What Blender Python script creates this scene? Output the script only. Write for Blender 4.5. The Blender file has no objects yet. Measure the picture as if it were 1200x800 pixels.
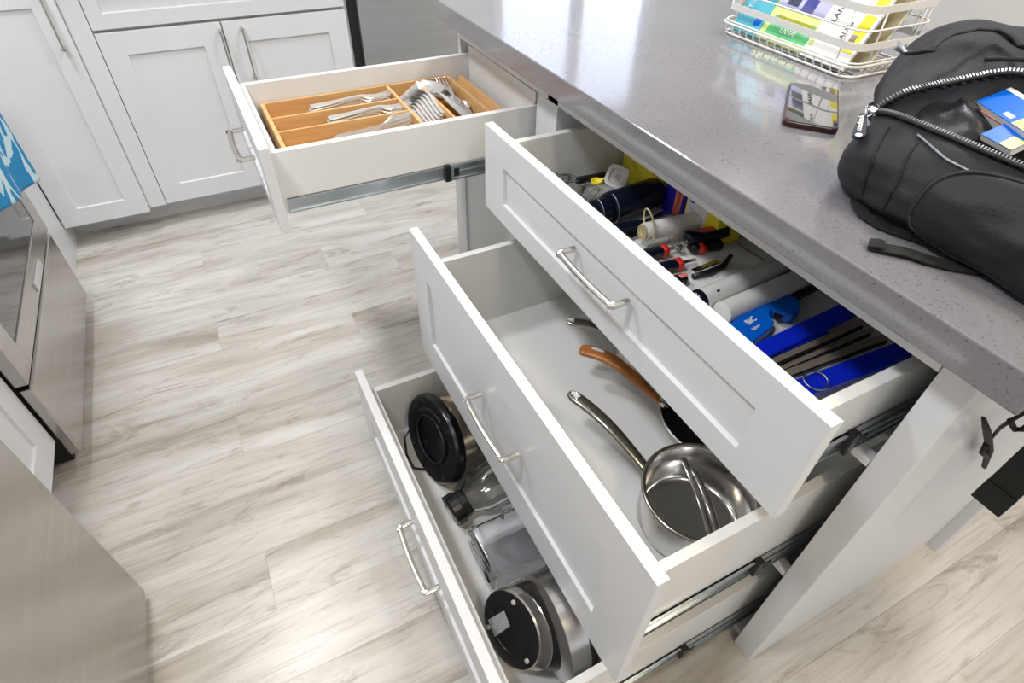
import bpy, bmesh, math, random
from mathutils import Vector, Matrix, Euler
from mathutils.noise import noise as NZ
random.seed(7)
PI = math.pi
S = bpy.context.scene
COL = S.collection

# ------------------------------------------------------------------ camera
CAMLOC = Vector((-.6510, -.1802, 1.2899))
RX = Vector((.88959486, -.45624231, .0215393)); UX = Vector((.29839021, .61621976, .72885972)); FX = Vector((.34580958, .64196275, -.68432417))
FPX = 676.32
cd = bpy.data.cameras.new('camera'); cam = bpy.data.objects.new('camera', cd); COL.objects.link(cam)
cd.sensor_fit = 'HORIZONTAL'; cd.sensor_width = 36; cd.lens = 36 * FPX / 1200; cd.clip_start = .02
R3 = Matrix((RX, UX, -FX)).transposed()
cam.matrix_world = Matrix.Translation(CAMLOC) @ R3.to_4x4()
S.camera = cam

# ------------------------------------------------------------------ world, exposure, lights
w = bpy.data.worlds.new('world'); S.world = w; w.use_nodes = True
w.node_tree.nodes['Background'].inputs[0].default_value = (.97, .98, 1, 1)
w.node_tree.nodes['Background'].inputs[1].default_value = .85
S.view_settings.view_transform = 'Standard'; S.view_settings.look = 'None'; S.view_settings.gamma = 1
S.view_settings.use_curve_mapping = False
S.view_settings.exposure = 0.06

def area(name, loc, size, power, color, rot=(0, 0, 0), shape='DISK', spread=PI):
    l = bpy.data.lights.new(name, 'AREA'); l.shape = shape; l.size = size; l.energy = power; l.color = color; l.spread = spread
    if shape == 'RECTANGLE': l.size, l.size_y = size if isinstance(size, tuple) else (size, size)
    o = bpy.data.objects.new(name, l); o.location = loc; o.rotation_euler = rot; COL.objects.link(o); return o

CEIL = 2.45
LAMPS = [(-1.15, 1.5), (.35, 1.9), (-1.15, .3), (.75, .75), (.5, -.5), (-.3, -1.0), (1.9, .2), (1.9, 1.9)]

# ------------------------------------------------------------------ helpers
def at(px, py, ax, val):
    v = FX * FPX + RX * (px - 600) - UX * (py - 400)
    return CAMLOC + v * ((val - CAMLOC[ax]) / v[ax])

class MB:
    def __init__(self): self.bm = bmesh.new()
    def box(self, a, b, M=None):
        x0, y0, z0 = [min(a[i], b[i]) for i in range(3)]; x1, y1, z1 = [max(a[i], b[i]) for i in range(3)]
        vs = [Vector(p) for p in ((x0,y0,z0),(x1,y0,z0),(x1,y1,z0),(x0,y1,z0),(x0,y0,z1),(x1,y0,z1),(x1,y1,z1),(x0,y1,z1))]
        if M: vs = [M @ p for p in vs]
        v = [self.bm.verts.new(p) for p in vs]
        for f in ((3,2,1,0),(4,5,6,7),(0,1,5,4),(1,2,6,5),(2,3,7,6),(3,0,4,7)): self.bm.faces.new([v[i] for i in f])
        return self
    def loft(self, rings, cap=True, closed=False):
        R = [[self.bm.verts.new(p) for p in r] for r in rings]; n = len(R[0])
        rng = range(len(R) if closed else len(R) - 1)
        for i in rng:
            a, b = R[i], R[(i+1) % len(R)]
            for j in range(n): self.bm.faces.new((a[j], a[(j+1) % n], b[(j+1) % n], b[j]))
        if cap and not closed:
            self.bm.faces.new(list(reversed(R[0]))); self.bm.faces.new(R[-1])
        return self
    def tube(self, path, r, n=8, closed=False, flat=1.0, up=None):
        P = [Vector(p) for p in path]; rings = []; up0 = Vector(up) if up else None; prev = None
        for i, p in enumerate(P):
            if closed: t = P[(i+1) % len(P)] - P[i-1]
            else: t = P[min(i+1, len(P)-1)] - P[max(i-1, 0)]
            t.normalize()
            u = up0 if up0 else (prev if prev else (Vector((0,0,1)) if abs(t.z) < .9 else Vector((1,0,0))))
            s = t.cross(u)
            if s.length < 1e-5: s = t.cross(Vector((1,.3,.2)))
            s.normalize(); q = s.cross(t).normalized(); prev = q
            rr = r[i] if isinstance(r, (list, tuple)) else r
            rings.append([p + s * (math.cos(2*PI*k/n) * rr) + q * (math.sin(2*PI*k/n) * rr * flat) for k in range(n)])
        return self.loft(rings, True, closed)
    def lathe(self, prof, M=None, n=32, a0=0, a1=2*PI):
        M = M or Matrix.Identity(4); rings = []
        for k in range(n):
            a = 2*PI*k/n; rings.append([M @ Vector((r*math.cos(a), r*math.sin(a), z)) for r, z in prof])
        R = [[self.bm.verts.new(p) for p in r] for r in rings]
        for i in range(n):
            a, b = R[i], R[(i+1) % n]
            for j in range(len(prof)-1):
                if (a[j].co - b[j].co).length < 1e-7 and (a[j+1].co - b[j+1].co).length < 1e-7: continue
                self.bm.faces.new((a[j], b[j], b[j+1], a[j+1]))
        bmesh.ops.remove_doubles(self.bm, verts=self.bm.verts, dist=1e-6)
        return self
    def prism(self, poly, h, M=None):
        M = M or Matrix.Identity(4)
        a = [self.bm.verts.new(M @ Vector((x, y, 0))) for x, y in poly]; b = [self.bm.verts.new(M @ Vector((x, y, h))) for x, y in poly]
        n = len(poly)
        self.bm.faces.new(list(reversed(a))); self.bm.faces.new(b)
        for i in range(n): self.bm.faces.new((a[i], a[(i+1) % n], b[(i+1) % n], b[i]))
        return self
    def grid(self, fn, nu, nv, thick=0, closeu=False):
        def mk(f):
            return [[self.bm.verts.new(f(i/(nu if closeu else nu-1), j/(nv-1))) for j in range(nv)] for i in range(nu)]
        G = mk(fn)
        for i in range(nu if closeu else nu-1):
            for j in range(nv-1):
                self.bm.faces.new((G[i][j], G[(i+1) % nu][j], G[(i+1) % nu][j+1], G[i][j+1]))
        return self

def wloc(o):
    v = Vector((0,0,0))
    while o: v += o.location; o = o.parent
    return v

def build(mb, name, mat, parent=None, bevel=0, smooth=False, world=True, solid=0, sub=0):
    me = bpy.data.meshes.new(name)
    bmesh.ops.recalc_face_normals(mb.bm, faces=mb.bm.faces)
    if parent is not None and world:
        off = wloc(parent)
        for v in mb.bm.verts: v.co -= off
    mb.bm.to_mesh(me); mb.bm.free()
    if smooth:
        for p in me.polygons: p.use_smooth = True
    me.materials.append(mat)
    o = bpy.data.objects.new(name, me); COL.objects.link(o)
    if parent: o.parent = parent
    if solid:
        m = o.modifiers.new('solid', 'SOLIDIFY'); m.thickness = solid; m.offset = -1
    if sub:
        m = o.modifiers.new('sub', 'SUBSURF'); m.levels = sub; m.render_levels = sub
    if bevel:
        m = o.modifiers.new('bevel', 'BEVEL'); m.width = bevel; m.segments = 2; m.limit_method = 'ANGLE'; m.angle_limit = .6
        m.harden_normals = False
    return o

def autosmooth(o, ang=.6):
    me = o.data
    me.polygons.foreach_set('use_smooth', [True]*len(me.polygons))
    bm = bmesh.new(); bm.from_mesh(me)
    for e in bm.edges:
        if len(e.link_faces) == 2 and e.calc_face_angle(0) > ang: e.smooth = False
    bm.to_mesh(me); bm.free(); return o

def tag(o, label=None, cat=None, group=None, kind=None):
    if label: o['label'] = label
    if cat: o['category'] = cat
    if group: o['group'] = group
    if kind: o['kind'] = kind
    return o
def thing(name, label, cat, loc=(0,0,0), rot=(0,0,0), group=None):
    o = bpy.data.objects.new(name, None); COL.objects.link(o); o.location = loc; o.rotation_euler = rot
    o.empty_display_size = .05
    return tag(o, label, cat, group)
def dup(root, loc=None, rot=None, label=None, group=None):
    r = root.copy(); COL.objects.link(r)
    if loc is not None: r.location = loc
    if rot is not None: r.rotation_euler = rot
    if label: r['label'] = label
    if group: r['group'] = group
    for ch in list(root.children):
        c = ch.copy(); COL.objects.link(c); c.parent = r
        for g in list(ch.children):
            d = g.copy(); COL.objects.link(d); d.parent = c
    return r
def frame(o, x, y):
    """matrix with origin o, local x, local y (orthogonalised), z = x cross y"""
    x = Vector(x).normalized(); y = Vector(y); z = x.cross(y).normalized(); y = z.cross(x)
    return Matrix.Translation(Vector(o)) @ Matrix((x, y, z)).transposed().to_4x4()

def text(s, size, mat, parent, M, name='lettering', extrude=.0002, bold=0.0):
    """flat lettering mesh; M maps local text plane (x right, y up) to parent space"""
    c = bpy.data.curves.new('t', 'FONT'); c.body = s; c.size = size; c.align_x = 'CENTER'; c.align_y = 'CENTER'; c.extrude = extrude; c.resolution_u = 2; c.offset = bold
    t = bpy.data.objects.new('t', c); COL.objects.link(t)
    bpy.context.view_layer.update()
    me = bpy.data.meshes.new_from_object(t.evaluated_get(bpy.context.evaluated_depsgraph_get()))
    bpy.data.objects.remove(t); bpy.data.curves.remove(c)
    me.materials.clear(); me.materials.append(mat); me.transform(M)
    o = bpy.data.objects.new(name, me); COL.objects.link(o); o.parent = parent
    return o

# ------------------------------------------------------------------ materials
def mat(name, col, rough=.5, metal=0, spec=.5, bump=None, vary=None, coat=0, trans=0, ior=1.45, alpha=1, aniso=0):
    m = bpy.data.materials.new(name); m.use_nodes = True; nt = m.node_tree; b = nt.nodes['Principled BSDF']
    b.inputs['Base Color'].default_value = (*col, 1); b.inputs['Roughness'].default_value = rough; b.inputs['Metallic'].default_value = metal
    b.inputs['Specular IOR Level'].default_value = spec; b.inputs['Coat Weight'].default_value = coat
    b.inputs['Transmission Weight'].default_value = trans; b.inputs['IOR'].default_value = ior; b.inputs['Alpha'].default_value = alpha
    tc = nt.nodes.new('ShaderNodeTexCoord')
    if vary:   # (scale, amount, stretch)
        mp = nt.nodes.new('ShaderNodeMapping'); mp.inputs['Scale'].default_value = vary[2]; nt.links.new(tc.outputs['Object'], mp.inputs[0])
        n = nt.nodes.new('ShaderNodeTexNoise'); n.inputs['Scale'].default_value = vary[0]; n.inputs['Detail'].default_value = 4; nt.links.new(mp.outputs[0], n.inputs[0])
        r = nt.nodes.new('ShaderNodeValToRGB'); r.color_ramp.elements[0].position = .3; r.color_ramp.elements[1].position = .7
        r.color_ramp.elements[0].color = (*[c*(1-vary[1]) for c in col], 1); r.color_ramp.elements[1].color = (*[min(1, c*(1+vary[1])) for c in col], 1)
        nt.links.new(n.outputs[0], r.inputs[0]); nt.links.new(r.outputs[0], b.inputs['Base Color'])
    if bump:   # (scale, strength, stretch)
        mp = nt.nodes.new('ShaderNodeMapping'); mp.inputs['Scale'].default_value = bump[2]; nt.links.new(tc.outputs['Object'], mp.inputs[0])
        n = nt.nodes.new('ShaderNodeTexNoise'); n.inputs['Scale'].default_value = bump[0]; n.inputs['Detail'].default_value = 3; nt.links.new(mp.outputs[0], n.inputs[0])
        bp_ = nt.nodes.new('ShaderNodeBump'); bp_.inputs['Strength'].default_value = bump[1]; bp_.inputs['Distance'].default_value = .002
        nt.links.new(n.outputs[0], bp_.inputs['Height']); nt.links.new(bp_.outputs[0], b.inputs['Normal'])
    return m
U1 = (1,1,1)
M_cab = mat('cabinet_paint', (.68,.69,.71), .38, vary=(3, .015, U1))
M_box = mat('drawer_melamine', (.70,.70,.69), .32, vary=(4, .02, U1))
M_wall = mat('wall_paint', (.62,.61,.59), .7, bump=(60, .1, U1))
M_ceil = mat('ceiling_paint', (.8,.8,.79), .8, bump=(80, .15, U1))
M_steel = mat('brushed_steel', (.52,.51,.50), .3, 1, vary=(3, .06, (40,1,40)), bump=(8, .06, (60,1,60)))
M_appl = mat('appliance_steel', (.50,.48,.46), .24, 1, vary=(2, .05, (1,1,30)), bump=(6, .03, (2,2,90)))
M_dish = mat('dishwasher_steel', (.52,.52,.52), .35, .85, vary=(2, .05, (1,1,30)))
M_nickel = mat('satin_nickel', (.66,.64,.60), .25, 1, bump=(20, .04, (1,20,1)))
M_chrome = mat('polished_steel', (.74,.73,.72), .14, 1, vary=(5, .05, U1))
M_cut = mat('cutlery_steel', (.80,.79,.78), .3, .8, vary=(5,.05,U1))
M_zinc = mat('zinc_slide', (.50,.55,.58), .28, 1, vary=(12, .12, U1))
M_black = mat('black_plastic', (.012,.012,.014), .3, vary=(20, .2, U1))
M_blackm = mat('matt_black', (.01,.01,.01), .7, vary=(20, .2, U1))
M_navy = mat('navy_plastic', (.005,.008,.020), .25, vary=(20, .2, U1))
M_red = mat('red_plastic', (.65,.03,.02), .35, vary=(20, .1, U1))
M_glossw = mat('white_plastic', (.74,.73,.71), .3, vary=(10, .03, U1))
M_gold = mat('gold_wire', (.72,.62,.38), .3, .6, vary=(20, .1, U1))
M_wirew = mat('white_coated_wire', (.78,.78,.76), .35, vary=(20, .03, U1))
M_glass = mat('clear_glass', (.97,.98,.97), .02, trans=1, ior=1.45, vary=(5, .01, U1))
M_clear = mat('clear_plastic', (.95,.96,.98), .04, trans=1, ior=1.35, vary=(5, .01, U1), bump=(14, 1.0, U1))
M_ovglass = mat('oven_glass', (.03,.03,.03), .06, spec=.9, coat=.6, vary=(3, .1, U1))
M_blue = mat('blue_plastic', (.0,.12,.62), .35, vary=(10, .05, U1))
M_blue2 = mat('deep_blue_plastic', (.003,.02,.55), .35, vary=(10, .05, U1))
M_nylon = mat('black_nylon', (.017,.017,.020), .62, spec=.35, vary=(6, .12, U1), bump=(220, .35, U1))
M_nylon2 = mat('grey_black_nylon', (.010,.011,.011), .55, spec=.35, vary=(6, .12, U1), bump=(300, .3, U1))
M_web = mat('black_webbing', (.010,.011,.011), .7, bump=(120, .9, (1,6,1)), vary=(30, .2, U1))
M_lining = mat('bag_lining', (.01,.012,.016), .45, bump=(30, .5, U1), vary=(10, .2, U1))
M_zip = mat('zipper_teeth', (.22,.24,.26), .35, .5, vary=(30, .1, U1))
M_white = mat('white_print', (.8,.8,.8), .5, vary=(10, .02, U1))
M_dark = mat('dark_print', (.03,.03,.04), .5, vary=(10, .1, U1))
M_yel = mat('yellow_card', (.80,.68,.03), .45, vary=(10, .06, U1))
M_orange = mat('orange_print', (.75,.22,.03), .5, vary=(10, .06, U1))
M_royal = mat('royal_blue_card', (.02,.02,.45), .4, vary=(10, .05, U1))
M_pink = mat('coral_card', (.85,.22,.16), .45, vary=(10, .05, U1))
M_teal = mat('teal_cover', (.09,.40,.52), .35, vary=(10, .08, U1))
M_lime = mat('lime_cover', (.62,.72,.25), .35, vary=(10, .08, U1))
M_green = mat('green_print', (.10,.42,.18), .4, vary=(14, .3, U1))
M_page = mat('paper', (.78,.78,.76), .6, vary=(10, .03, U1))
M_kraft = mat('kraft_paper', (.42,.36,.22), .65, vary=(10, .1, U1))
M_lav = mat('lavender_print', (.45,.45,.72), .4, vary=(10, .15, U1))
M_landscape = mat('landscape_print', (.035,.05,.09), .35, vary=(12, .8, U1))
M_gap = mat('gap_shadow_board', (.02,.02,.02), .8, vary=(10, .1, U1))

def wood(name, a, b, scale, rough=.45):
    m = bpy.data.materials.new(name); m.use_nodes = True; nt = m.node_tree; p = nt.nodes['Principled BSDF']; p.inputs['Roughness'].default_value = rough
    tc = nt.nodes.new('ShaderNodeTexCoord'); mp = nt.nodes.new('ShaderNodeMapping'); mp.inputs['Scale'].default_value = scale
    n = nt.nodes.new('ShaderNodeTexNoise'); n.inputs['Scale'].default_value = 3; n.inputs['Detail'].default_value = 6
    r = nt.nodes.new('ShaderNodeValToRGB'); r.color_ramp.elements[0].color = (*a, 1); r.color_ramp.elements[1].color = (*b, 1)
    r.color_ramp.elements[0].position = .3; r.color_ramp.elements[1].position = .7
    nt.links.new(tc.outputs['Object'], mp.inputs[0]); nt.links.new(mp.outputs[0], n.inputs[0]); nt.links.new(n.outputs[0], r.inputs[0]); nt.links.new(r.outputs[0], p.inputs['Base Color'])
    return m
M_bamboo = wood('bamboo', (.46,.19,.04), (.58,.28,.075), (2,30,30))
M_bamboo2 = wood('pale_bamboo', (.58,.32,.12), (.68,.43,.19), (2,30,30))
M_teak = wood('orange_wood_handle', (.32,.11,.02), (.48,.19,.045), (20,4,20), .35)

def floor_mat():
    m = bpy.data.materials.new('whitewashed_plank'); m.use_nodes = True; nt = m.node_tree; L = nt.links; p = nt.nodes['Principled BSDF']
    oi = nt.nodes.new('ShaderNodeObjectInfo'); tc = nt.nodes.new('ShaderNodeTexCoord')
    off = nt.nodes.new('ShaderNodeVectorMath'); off.operation = 'SCALE'; L.new(oi.outputs['Location'], off.inputs[0]); off.inputs['Scale'].default_value = 7.3
    ad = nt.nodes.new('ShaderNodeVectorMath'); ad.operation = 'ADD'; L.new(tc.outputs['Object'], ad.inputs[0]); L.new(off.outputs[0], ad.inputs[1])
    def noise(scale, sc, det=6, dist=0, rough=.6):
        mp = nt.nodes.new('ShaderNodeMapping'); mp.inputs['Scale'].default_value = scale; L.new(ad.outputs[0], mp.inputs[0])
        n = nt.nodes.new('ShaderNodeTexNoise'); n.inputs['Scale'].default_value = sc; n.inputs['Detail'].default_value = det; n.inputs['Distortion'].default_value = dist; n.inputs['Roughness'].default_value = rough
        L.new(mp.outputs[0], n.inputs[0]); return n
    def ramp(src, stops):
        r = nt.nodes.new('ShaderNodeValToRGB'); cr = r.color_ramp
        while len(cr.elements) < len(stops): cr.elements.new(.5)
        for e, (q, c) in zip(cr.elements, stops): e.position = q; e.color = (*c, 1)
        L.new(src, r.inputs[0]); return r
    def mix(a, b, f, mode='MULTIPLY'):
        x = nt.nodes.new('ShaderNodeMix'); x.data_type = 'RGBA'; x.blend_type = mode
        if isinstance(f, float): x.inputs[0].default_value = f
        else: L.new(f, x.inputs[0])
        L.new(a, x.inputs[6]); L.new(b, x.inputs[7]); return x.outputs[2]
    broad = ramp(noise((.9, 5, 1), 1.6, 4, .6).outputs[0], [(.30, (.37,.335,.29)), (.48, (.56,.53,.49)), (.66, (.67,.655,.63))])
    fine = ramp(noise((2.2, 46, 1), 2.2, 8, .35, .7).outputs[0], [(.30, (.70,.68,.66)), (.50, (1,1,1))])
    knotn = noise((1.6, 7, 1), 1.7, 7, 2.2, .7)
    knot = ramp(knotn.outputs[0], [(.55, (1,1,1)), (.63, (.66,.63,.60)), (.72, (.40,.37,.34))])
    c = mix(broad.outputs[0], fine.outputs[0], .85); c = mix(c, knot.outputs[0], .7)
    tone = ramp(oi.outputs['Random'], [(0, (.955,.955,.95)), (1, (1,1,1))])
    c = mix(c, tone.outputs[0], 1.0)
    L.new(c, p.inputs['Base Color'])
    p.inputs['Roughness'].default_value = .3; p.inputs['Specular IOR Level'].default_value = .45
    bp_ = nt.nodes.new('ShaderNodeBump'); bp_.inputs['Strength'].default_value = .12; bp_.inputs['Distance'].default_value = .001
    L.new(fine.outputs[0], bp_.inputs['Height']); L.new(bp_.outputs[0], p.inputs['Normal'])
    return m
M_floor = floor_mat()

def quartz_mat():
    m = bpy.data.materials.new('grey_quartz'); m.use_nodes = True; nt = m.node_tree; L = nt.links; p = nt.nodes['Principled BSDF']
    tc = nt.nodes.new('ShaderNodeTexCoord')
    n = nt.nodes.new('ShaderNodeTexNoise'); n.inputs['Scale'].default_value = 260; n.inputs['Detail'].default_value = 2; L.new(tc.outputs['Object'], n.inputs[0])
    n2 = nt.nodes.new('ShaderNodeTexNoise'); n2.inputs['Scale'].default_value = 5; n2.inputs['Detail'].default_value = 4; L.new(tc.outputs['Object'], n2.inputs[0])
    r = nt.nodes.new('ShaderNodeValToRGB'); cr = r.color_ramp; cr.elements.new(.5); cr.elements.new(.5)
    for e, (q, c) in zip(cr.elements, [(.26, (.09,.09,.09)), (.36, (.190,.186,.206)), (.70, (.206,.202,.224)), (.80, (.27,.27,.29))]): e.position = q; e.color = (*c, 1)
    L.new(n.outputs[0], r.inputs[0])
    r2 = nt.nodes.new('ShaderNodeValToRGB'); r2.color_ramp.elements[0].color = (.9,.9,.9,1); r2.color_ramp.elements[0].position = .35; r2.color_ramp.elements[1].position = .65; L.new(n2.outputs[0], r2.inputs[0])
    x = nt.nodes.new('ShaderNodeMix'); x.data_type = 'RGBA'; x.blend_type = 'MULTIPLY'; x.inputs[0].default_value = 1
    L.new(r.outputs[0], x.inputs[6]); L.new(r2.outputs[0], x.inputs[7]); L.new(x.outputs[2], p.inputs['Base Color'])
    p.inputs['Roughness'].default_value = .13; p.inputs['Specular IOR Level'].default_value = .8; p.inputs['Coat Weight'].default_value = .5; p.inputs['Coat Roughness'].default_value = .08
    return m
M_quartz = quartz_mat()
def emit(name, col, s):
    m = bpy.data.materials.new(name); m.use_nodes = True; nt = m.node_tree; b = nt.nodes['Principled BSDF']
    b.inputs['Base Color'].default_value = (*col, 1); b.inputs['Emission Color'].default_value = (*col, 1); b.inputs['Emission Strength'].default_value = s; return m
M_lamp = emit('lamp_diffuser', (1,.97,.92), 12)
M_sky = emit('daylight_outside', (.80,.86,1), 1.7)

# ================================================================== SETTING
X0, X1, Y0, Y1 = -1.95, 2.75, -2.2, 2.95
b = MB(); b.box((X0,Y0,-.06),(X1,Y1,-.004)); fl = tag(build(b, 'floor', M_gap), kind='structure')
PW, PL = .15, 1.22
yk0 = .645 - 19*PW; offs = [-.84, -.19 - 1.22, -.84 + .42 - 1.22]
# rows: k with top edge .645+.15j ; j%3==0 rows [.495,.645] have joints at -.85
proto = {}
def plank_mesh(L):
    key = round(L, 3)
    if key not in proto:
        bm = MB(); bm.box((0,0,-.004),(L-.0004, PW-.0004, 0)); me = bpy.data.meshes.new('plank')
        bmesh.ops.recalc_face_normals(bm.bm, faces=bm.bm.faces); bm.bm.to_mesh(me); bm.bm.free(); me.materials.append(M_floor); proto[key] = me
    return proto[key]
for j in range(-18, 17):
    ya = .495 + PW*j
    if ya < Y0 or ya + PW > Y1: continue
    r = j % 3
    s = {0: -.845, 1: -.19, 2: -1.22*.5 + .18}[r]
    x = s - 2*PL
    while x < X1:
        a, c = max(x, X0), min(x + PL, X1)
        if c - a > .02:
            o = bpy.data.objects.new('plank', plank_mesh(c - a)); COL.objects.link(o); o.parent = fl; o.location = (a, ya, 0)
        x += PL
# walls
def struct(name, a, b_, m):
    q = MB(); q.box(a, b_); return tag(build(q, name, m), kind='structure')
struct('wall_far_left', (X0, Y1, 0), (.85, Y1+.1, CEIL), M_wall)
struct('wall_far_right', (1.95, Y1, 0), (X1, Y1+.1, CEIL), M_wall)
struct('wall_far_top', (.85, Y1, 2.1), (1.95, Y1+.1, CEIL), M_wall)
struct('wall_far_bottom', (.85, Y1, 0), (1.95, Y1+.1, .35), M_wall)
struct('wall_left', (X0-.1, Y0, 0), (X0, Y1, CEIL), M_wall)
struct('wall_right', (X1, Y0, 0), (X1+.1, Y1, CEIL), M_wall)
struct('ceiling', (X0-.1, Y0, CEIL), (X1+.1, Y1+.1, CEIL+.1), M_ceil)
wn = thing('window_1', None, None, (.85, Y1, .35)); del_keys = [k for k in wn.keys()]
tag(wn, kind='structure')
q = MB()
for a, c in (((.85,Y1-.02,.35),(.91,Y1+.05,2.1)), ((1.89,Y1-.02,.35),(1.95,Y1+.05,2.1)), ((.91,Y1-.02,.35),(1.89,Y1+.05,.42)), ((.91,Y1-.02,2.03),(1.89,Y1+.05,2.1)), ((1.375,Y1-.02,.42),(1.425,Y1+.05,2.03))): q.box(a, c)
build(q, 'window_frame', M_cab, wn)
for a in ((.91, 1.375), (1.425, 1.89)):
    q = MB(); q.box((a[0], Y1+.02, .42), (a[1], Y1+.024, 2.03)); build(q, 'pane', M_glass, wn)
q = MB(); q.box((.6, Y1+.3, .1), (2.2, Y1+.31, 2.3)); tag(build(q, 'daylight_backdrop', M_sky), kind='structure')

for i, (x, y) in enumerate(LAMPS):
    t = thing('ceiling_light', 'round white recessed ceiling light', 'ceiling light', (x, y, CEIL), group='recessed ceiling lights')
    q = MB(); q.lathe([(.075,0),(.095,0),(.095,-.008),(.07,-.012)], Matrix.Translation((x, y, CEIL)), 28); build(q, 'trim_ring', M_cab, t)
    q = MB(); q.lathe([(0,-.002),(.072,-.002)], Matrix.Translation((x, y, CEIL)), 28); build(q, 'diffuser', M_lamp, t)
    l = area('downlight', (x, y, CEIL-.02), .30, (19, 15, 19, 15, 15, 13, 7, 7)[i], (1,.84,.60) if i in (4,5) else (.97,.98,1), (0, 0, 0))

# ================================================================== ISLAND
CT, CU = .914, .8694           # counter top / underside
t = tag(build(MB().box((-.053,-.09,CU),(.93,1.384,CT)), 'countertop', M_quartz, bevel=.0025), 'grey speckled quartz countertop with dark mitred edge on the island', 'countertop')

isl = thing('island_cabinet', 'white island base cabinet carrying the pulled out drawers', 'cabinet', (0, 0, 0))
q = MB(); q.box((0,-.043,0),(.575,-.001,CU)); build(q, 'end_panel', M_cab, isl, bevel=.0015)
q = MB(); q.box((.577,-.066,0),(.62,-.02,CU)); build(q, 'corner_post', M_cab, isl, bevel=.0015)
q = MB(); q.box((.60,-.02,0),(.62,1.369,CU)); build(q, 'back_panel', M_cab, isl)
q = MB()
q.box((0,0,.823),(.02,1.384,CU)); build(q, 'top_rail', M_cab, isl)
q = MB(); q.box((0,0,.637),(.02,.856,.649)); build(q, 'middle_rail', M_cab, isl)
q = MB(); q.box((0,0,.306),(.02,.856,.318)); build(q, 'middle_rail', M_cab, isl)
q = MB(); q.box((0,.857,.0),(.58,.898,CU-.001)); build(q, 'partition', M_cab, isl)
q = MB(); q.box((0,.8985,.637),(.02,.944,.822)); build(q, 'stile', M_cab, isl)
q = MB(); q.box((0,1.3700,.0),(.60,1.384,.822)); build(q, 'side_panel', M_cab, isl)
q = MB(); q.box((0.02,0,.0),(.60,1.369,.018)); build(q, 'bottom_panel', M_cab, isl)
q = MB(); q.box((0.0,.898,.615),(.02,1.370,.636)); build(q, 'middle_rail', M_cab, isl)

def frontmesh(q, P, w0, w1, h0, h1, fl, fr_, ft, fb, rec, t_):
    """seamless shaker front; P(w, h, d) maps width, height, depth (0 = outer face) to a point"""
    B = q.bm
    o = [B.verts.new(P(*c, 0)) for c in ((w0,h0),(w1,h0),(w1,h1),(w0,h1))]
    i0, i1, j0, j1 = w0+fl, w1-fr_, h0+fb, h1-ft
    m = [B.verts.new(P(*c, 0)) for c in ((i0,j0),(i1,j0),(i1,j1),(i0,j1))]
    e = .0015
    r = [B.verts.new(P(*c, rec)) for c in ((i0+e,j0+e),(i1-e,j0+e),(i1-e,j1-e),(i0+e,j1-e))]
    k = [B.verts.new(P(*c, t_)) for c in ((w0,h0),(w1,h0),(w1,h1),(w0,h1))]
    for n in range(4):
        n2 = (n+1) % 4
        B.faces.new((o[n], o[n2], m[n2], m[n])); B.faces.new((m[n], m[n2], r[n2], r[n])); B.faces.new((o[n], o[n2], k[n2], k[n]))
    B.faces.new(r); B.faces.new(k)
    return q
def shaker(q, y0, y1, z0, z1, xo, t_=.019, fr=.062, rec=.007, bot=None, top=None):
    return frontmesh(q, lambda a, b, d: (xo+d, a, b), y0, y1, z0, z1, fr, fr, top or fr, bot or fr, rec, t_)
def handle(parent, yc, z, xo, L=.16, out=.03):
    q = MB()
    n = 14; path = []
    for i in range(n+1):
        u = i/n; y = yc - L/2 + L*u
        path.append((xo - out - .0035*math.sin(PI*u), y, z))
    q.tube(path, .0062, 10, up=(0,0,1), flat=.75)
    for s in (-1, 1):
        y = yc + s*(L/2 - .002)
        q.tube([(xo, y, z), (xo-out, y, z)], .0062, 10, flat=.8)
        q.tube([(xo-out+.004, y, z), (xo-out-.006, y - s*.006, z)], [.0066, .005], 10)
    return autosmooth(build(q, 'handle', M_nickel, parent))

def slide(parent, ynear, zc, h, xa, xstop, xin, side=-1):
    y = ynear
    q = MB(); q.box((xa, y, zc-h/2), (xstop+.02, y+side*.003, zc+h/2)); q.box((xa, y, zc+h/2-.003), (xstop+.02, y+side*.007, zc+h/2)); q.box((xa, y, zc-h/2), (xstop+.02, y+side*.007, zc-h/2+.003))
    r1 = build(q, 'slide_rail', M_zinc, parent)
    q = MB(); h2 = h*1.18
    q.box((xstop, y+side*.008, zc-h2/2), (xin, y+side*.0095, zc+h2/2)); q.box((xstop, y+side*.002, zc+h2/2-.004), (xin, y+side*.012, zc+h2/2)); q.box((xstop, y+side*.002, zc-h2/2), (xin, y+side*.012, zc-h2/2+.004))
    q.box((xstop+.02, y+side*.0095, zc-.002), (xin, y+side*.011, zc+.002))
    build(q, 'slide_rail', M_zinc, parent)
    q = MB(); q.box((xstop-.010, y+side*.001, zc-h2/2-.001), (xstop+.004, y+side*.0135, zc+h2/2+.001)); q.box((xstop+.012, y+side*.008, zc-h*.3), (xstop+.024, y+side*.0125, zc+h*.3))
    build(q, 'slide_stop', M_black, parent, bevel=.001)
    for xs in (xa+.03, xa+.045):
        q = MB(); q.lathe([(0,.0016),(.003,.0012),(.0042,0)], frame((xs, y+side*.003, zc), (1,0,0), (0,0,side)), 12); build(q, 'screw', M_chrome, r1)

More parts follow.
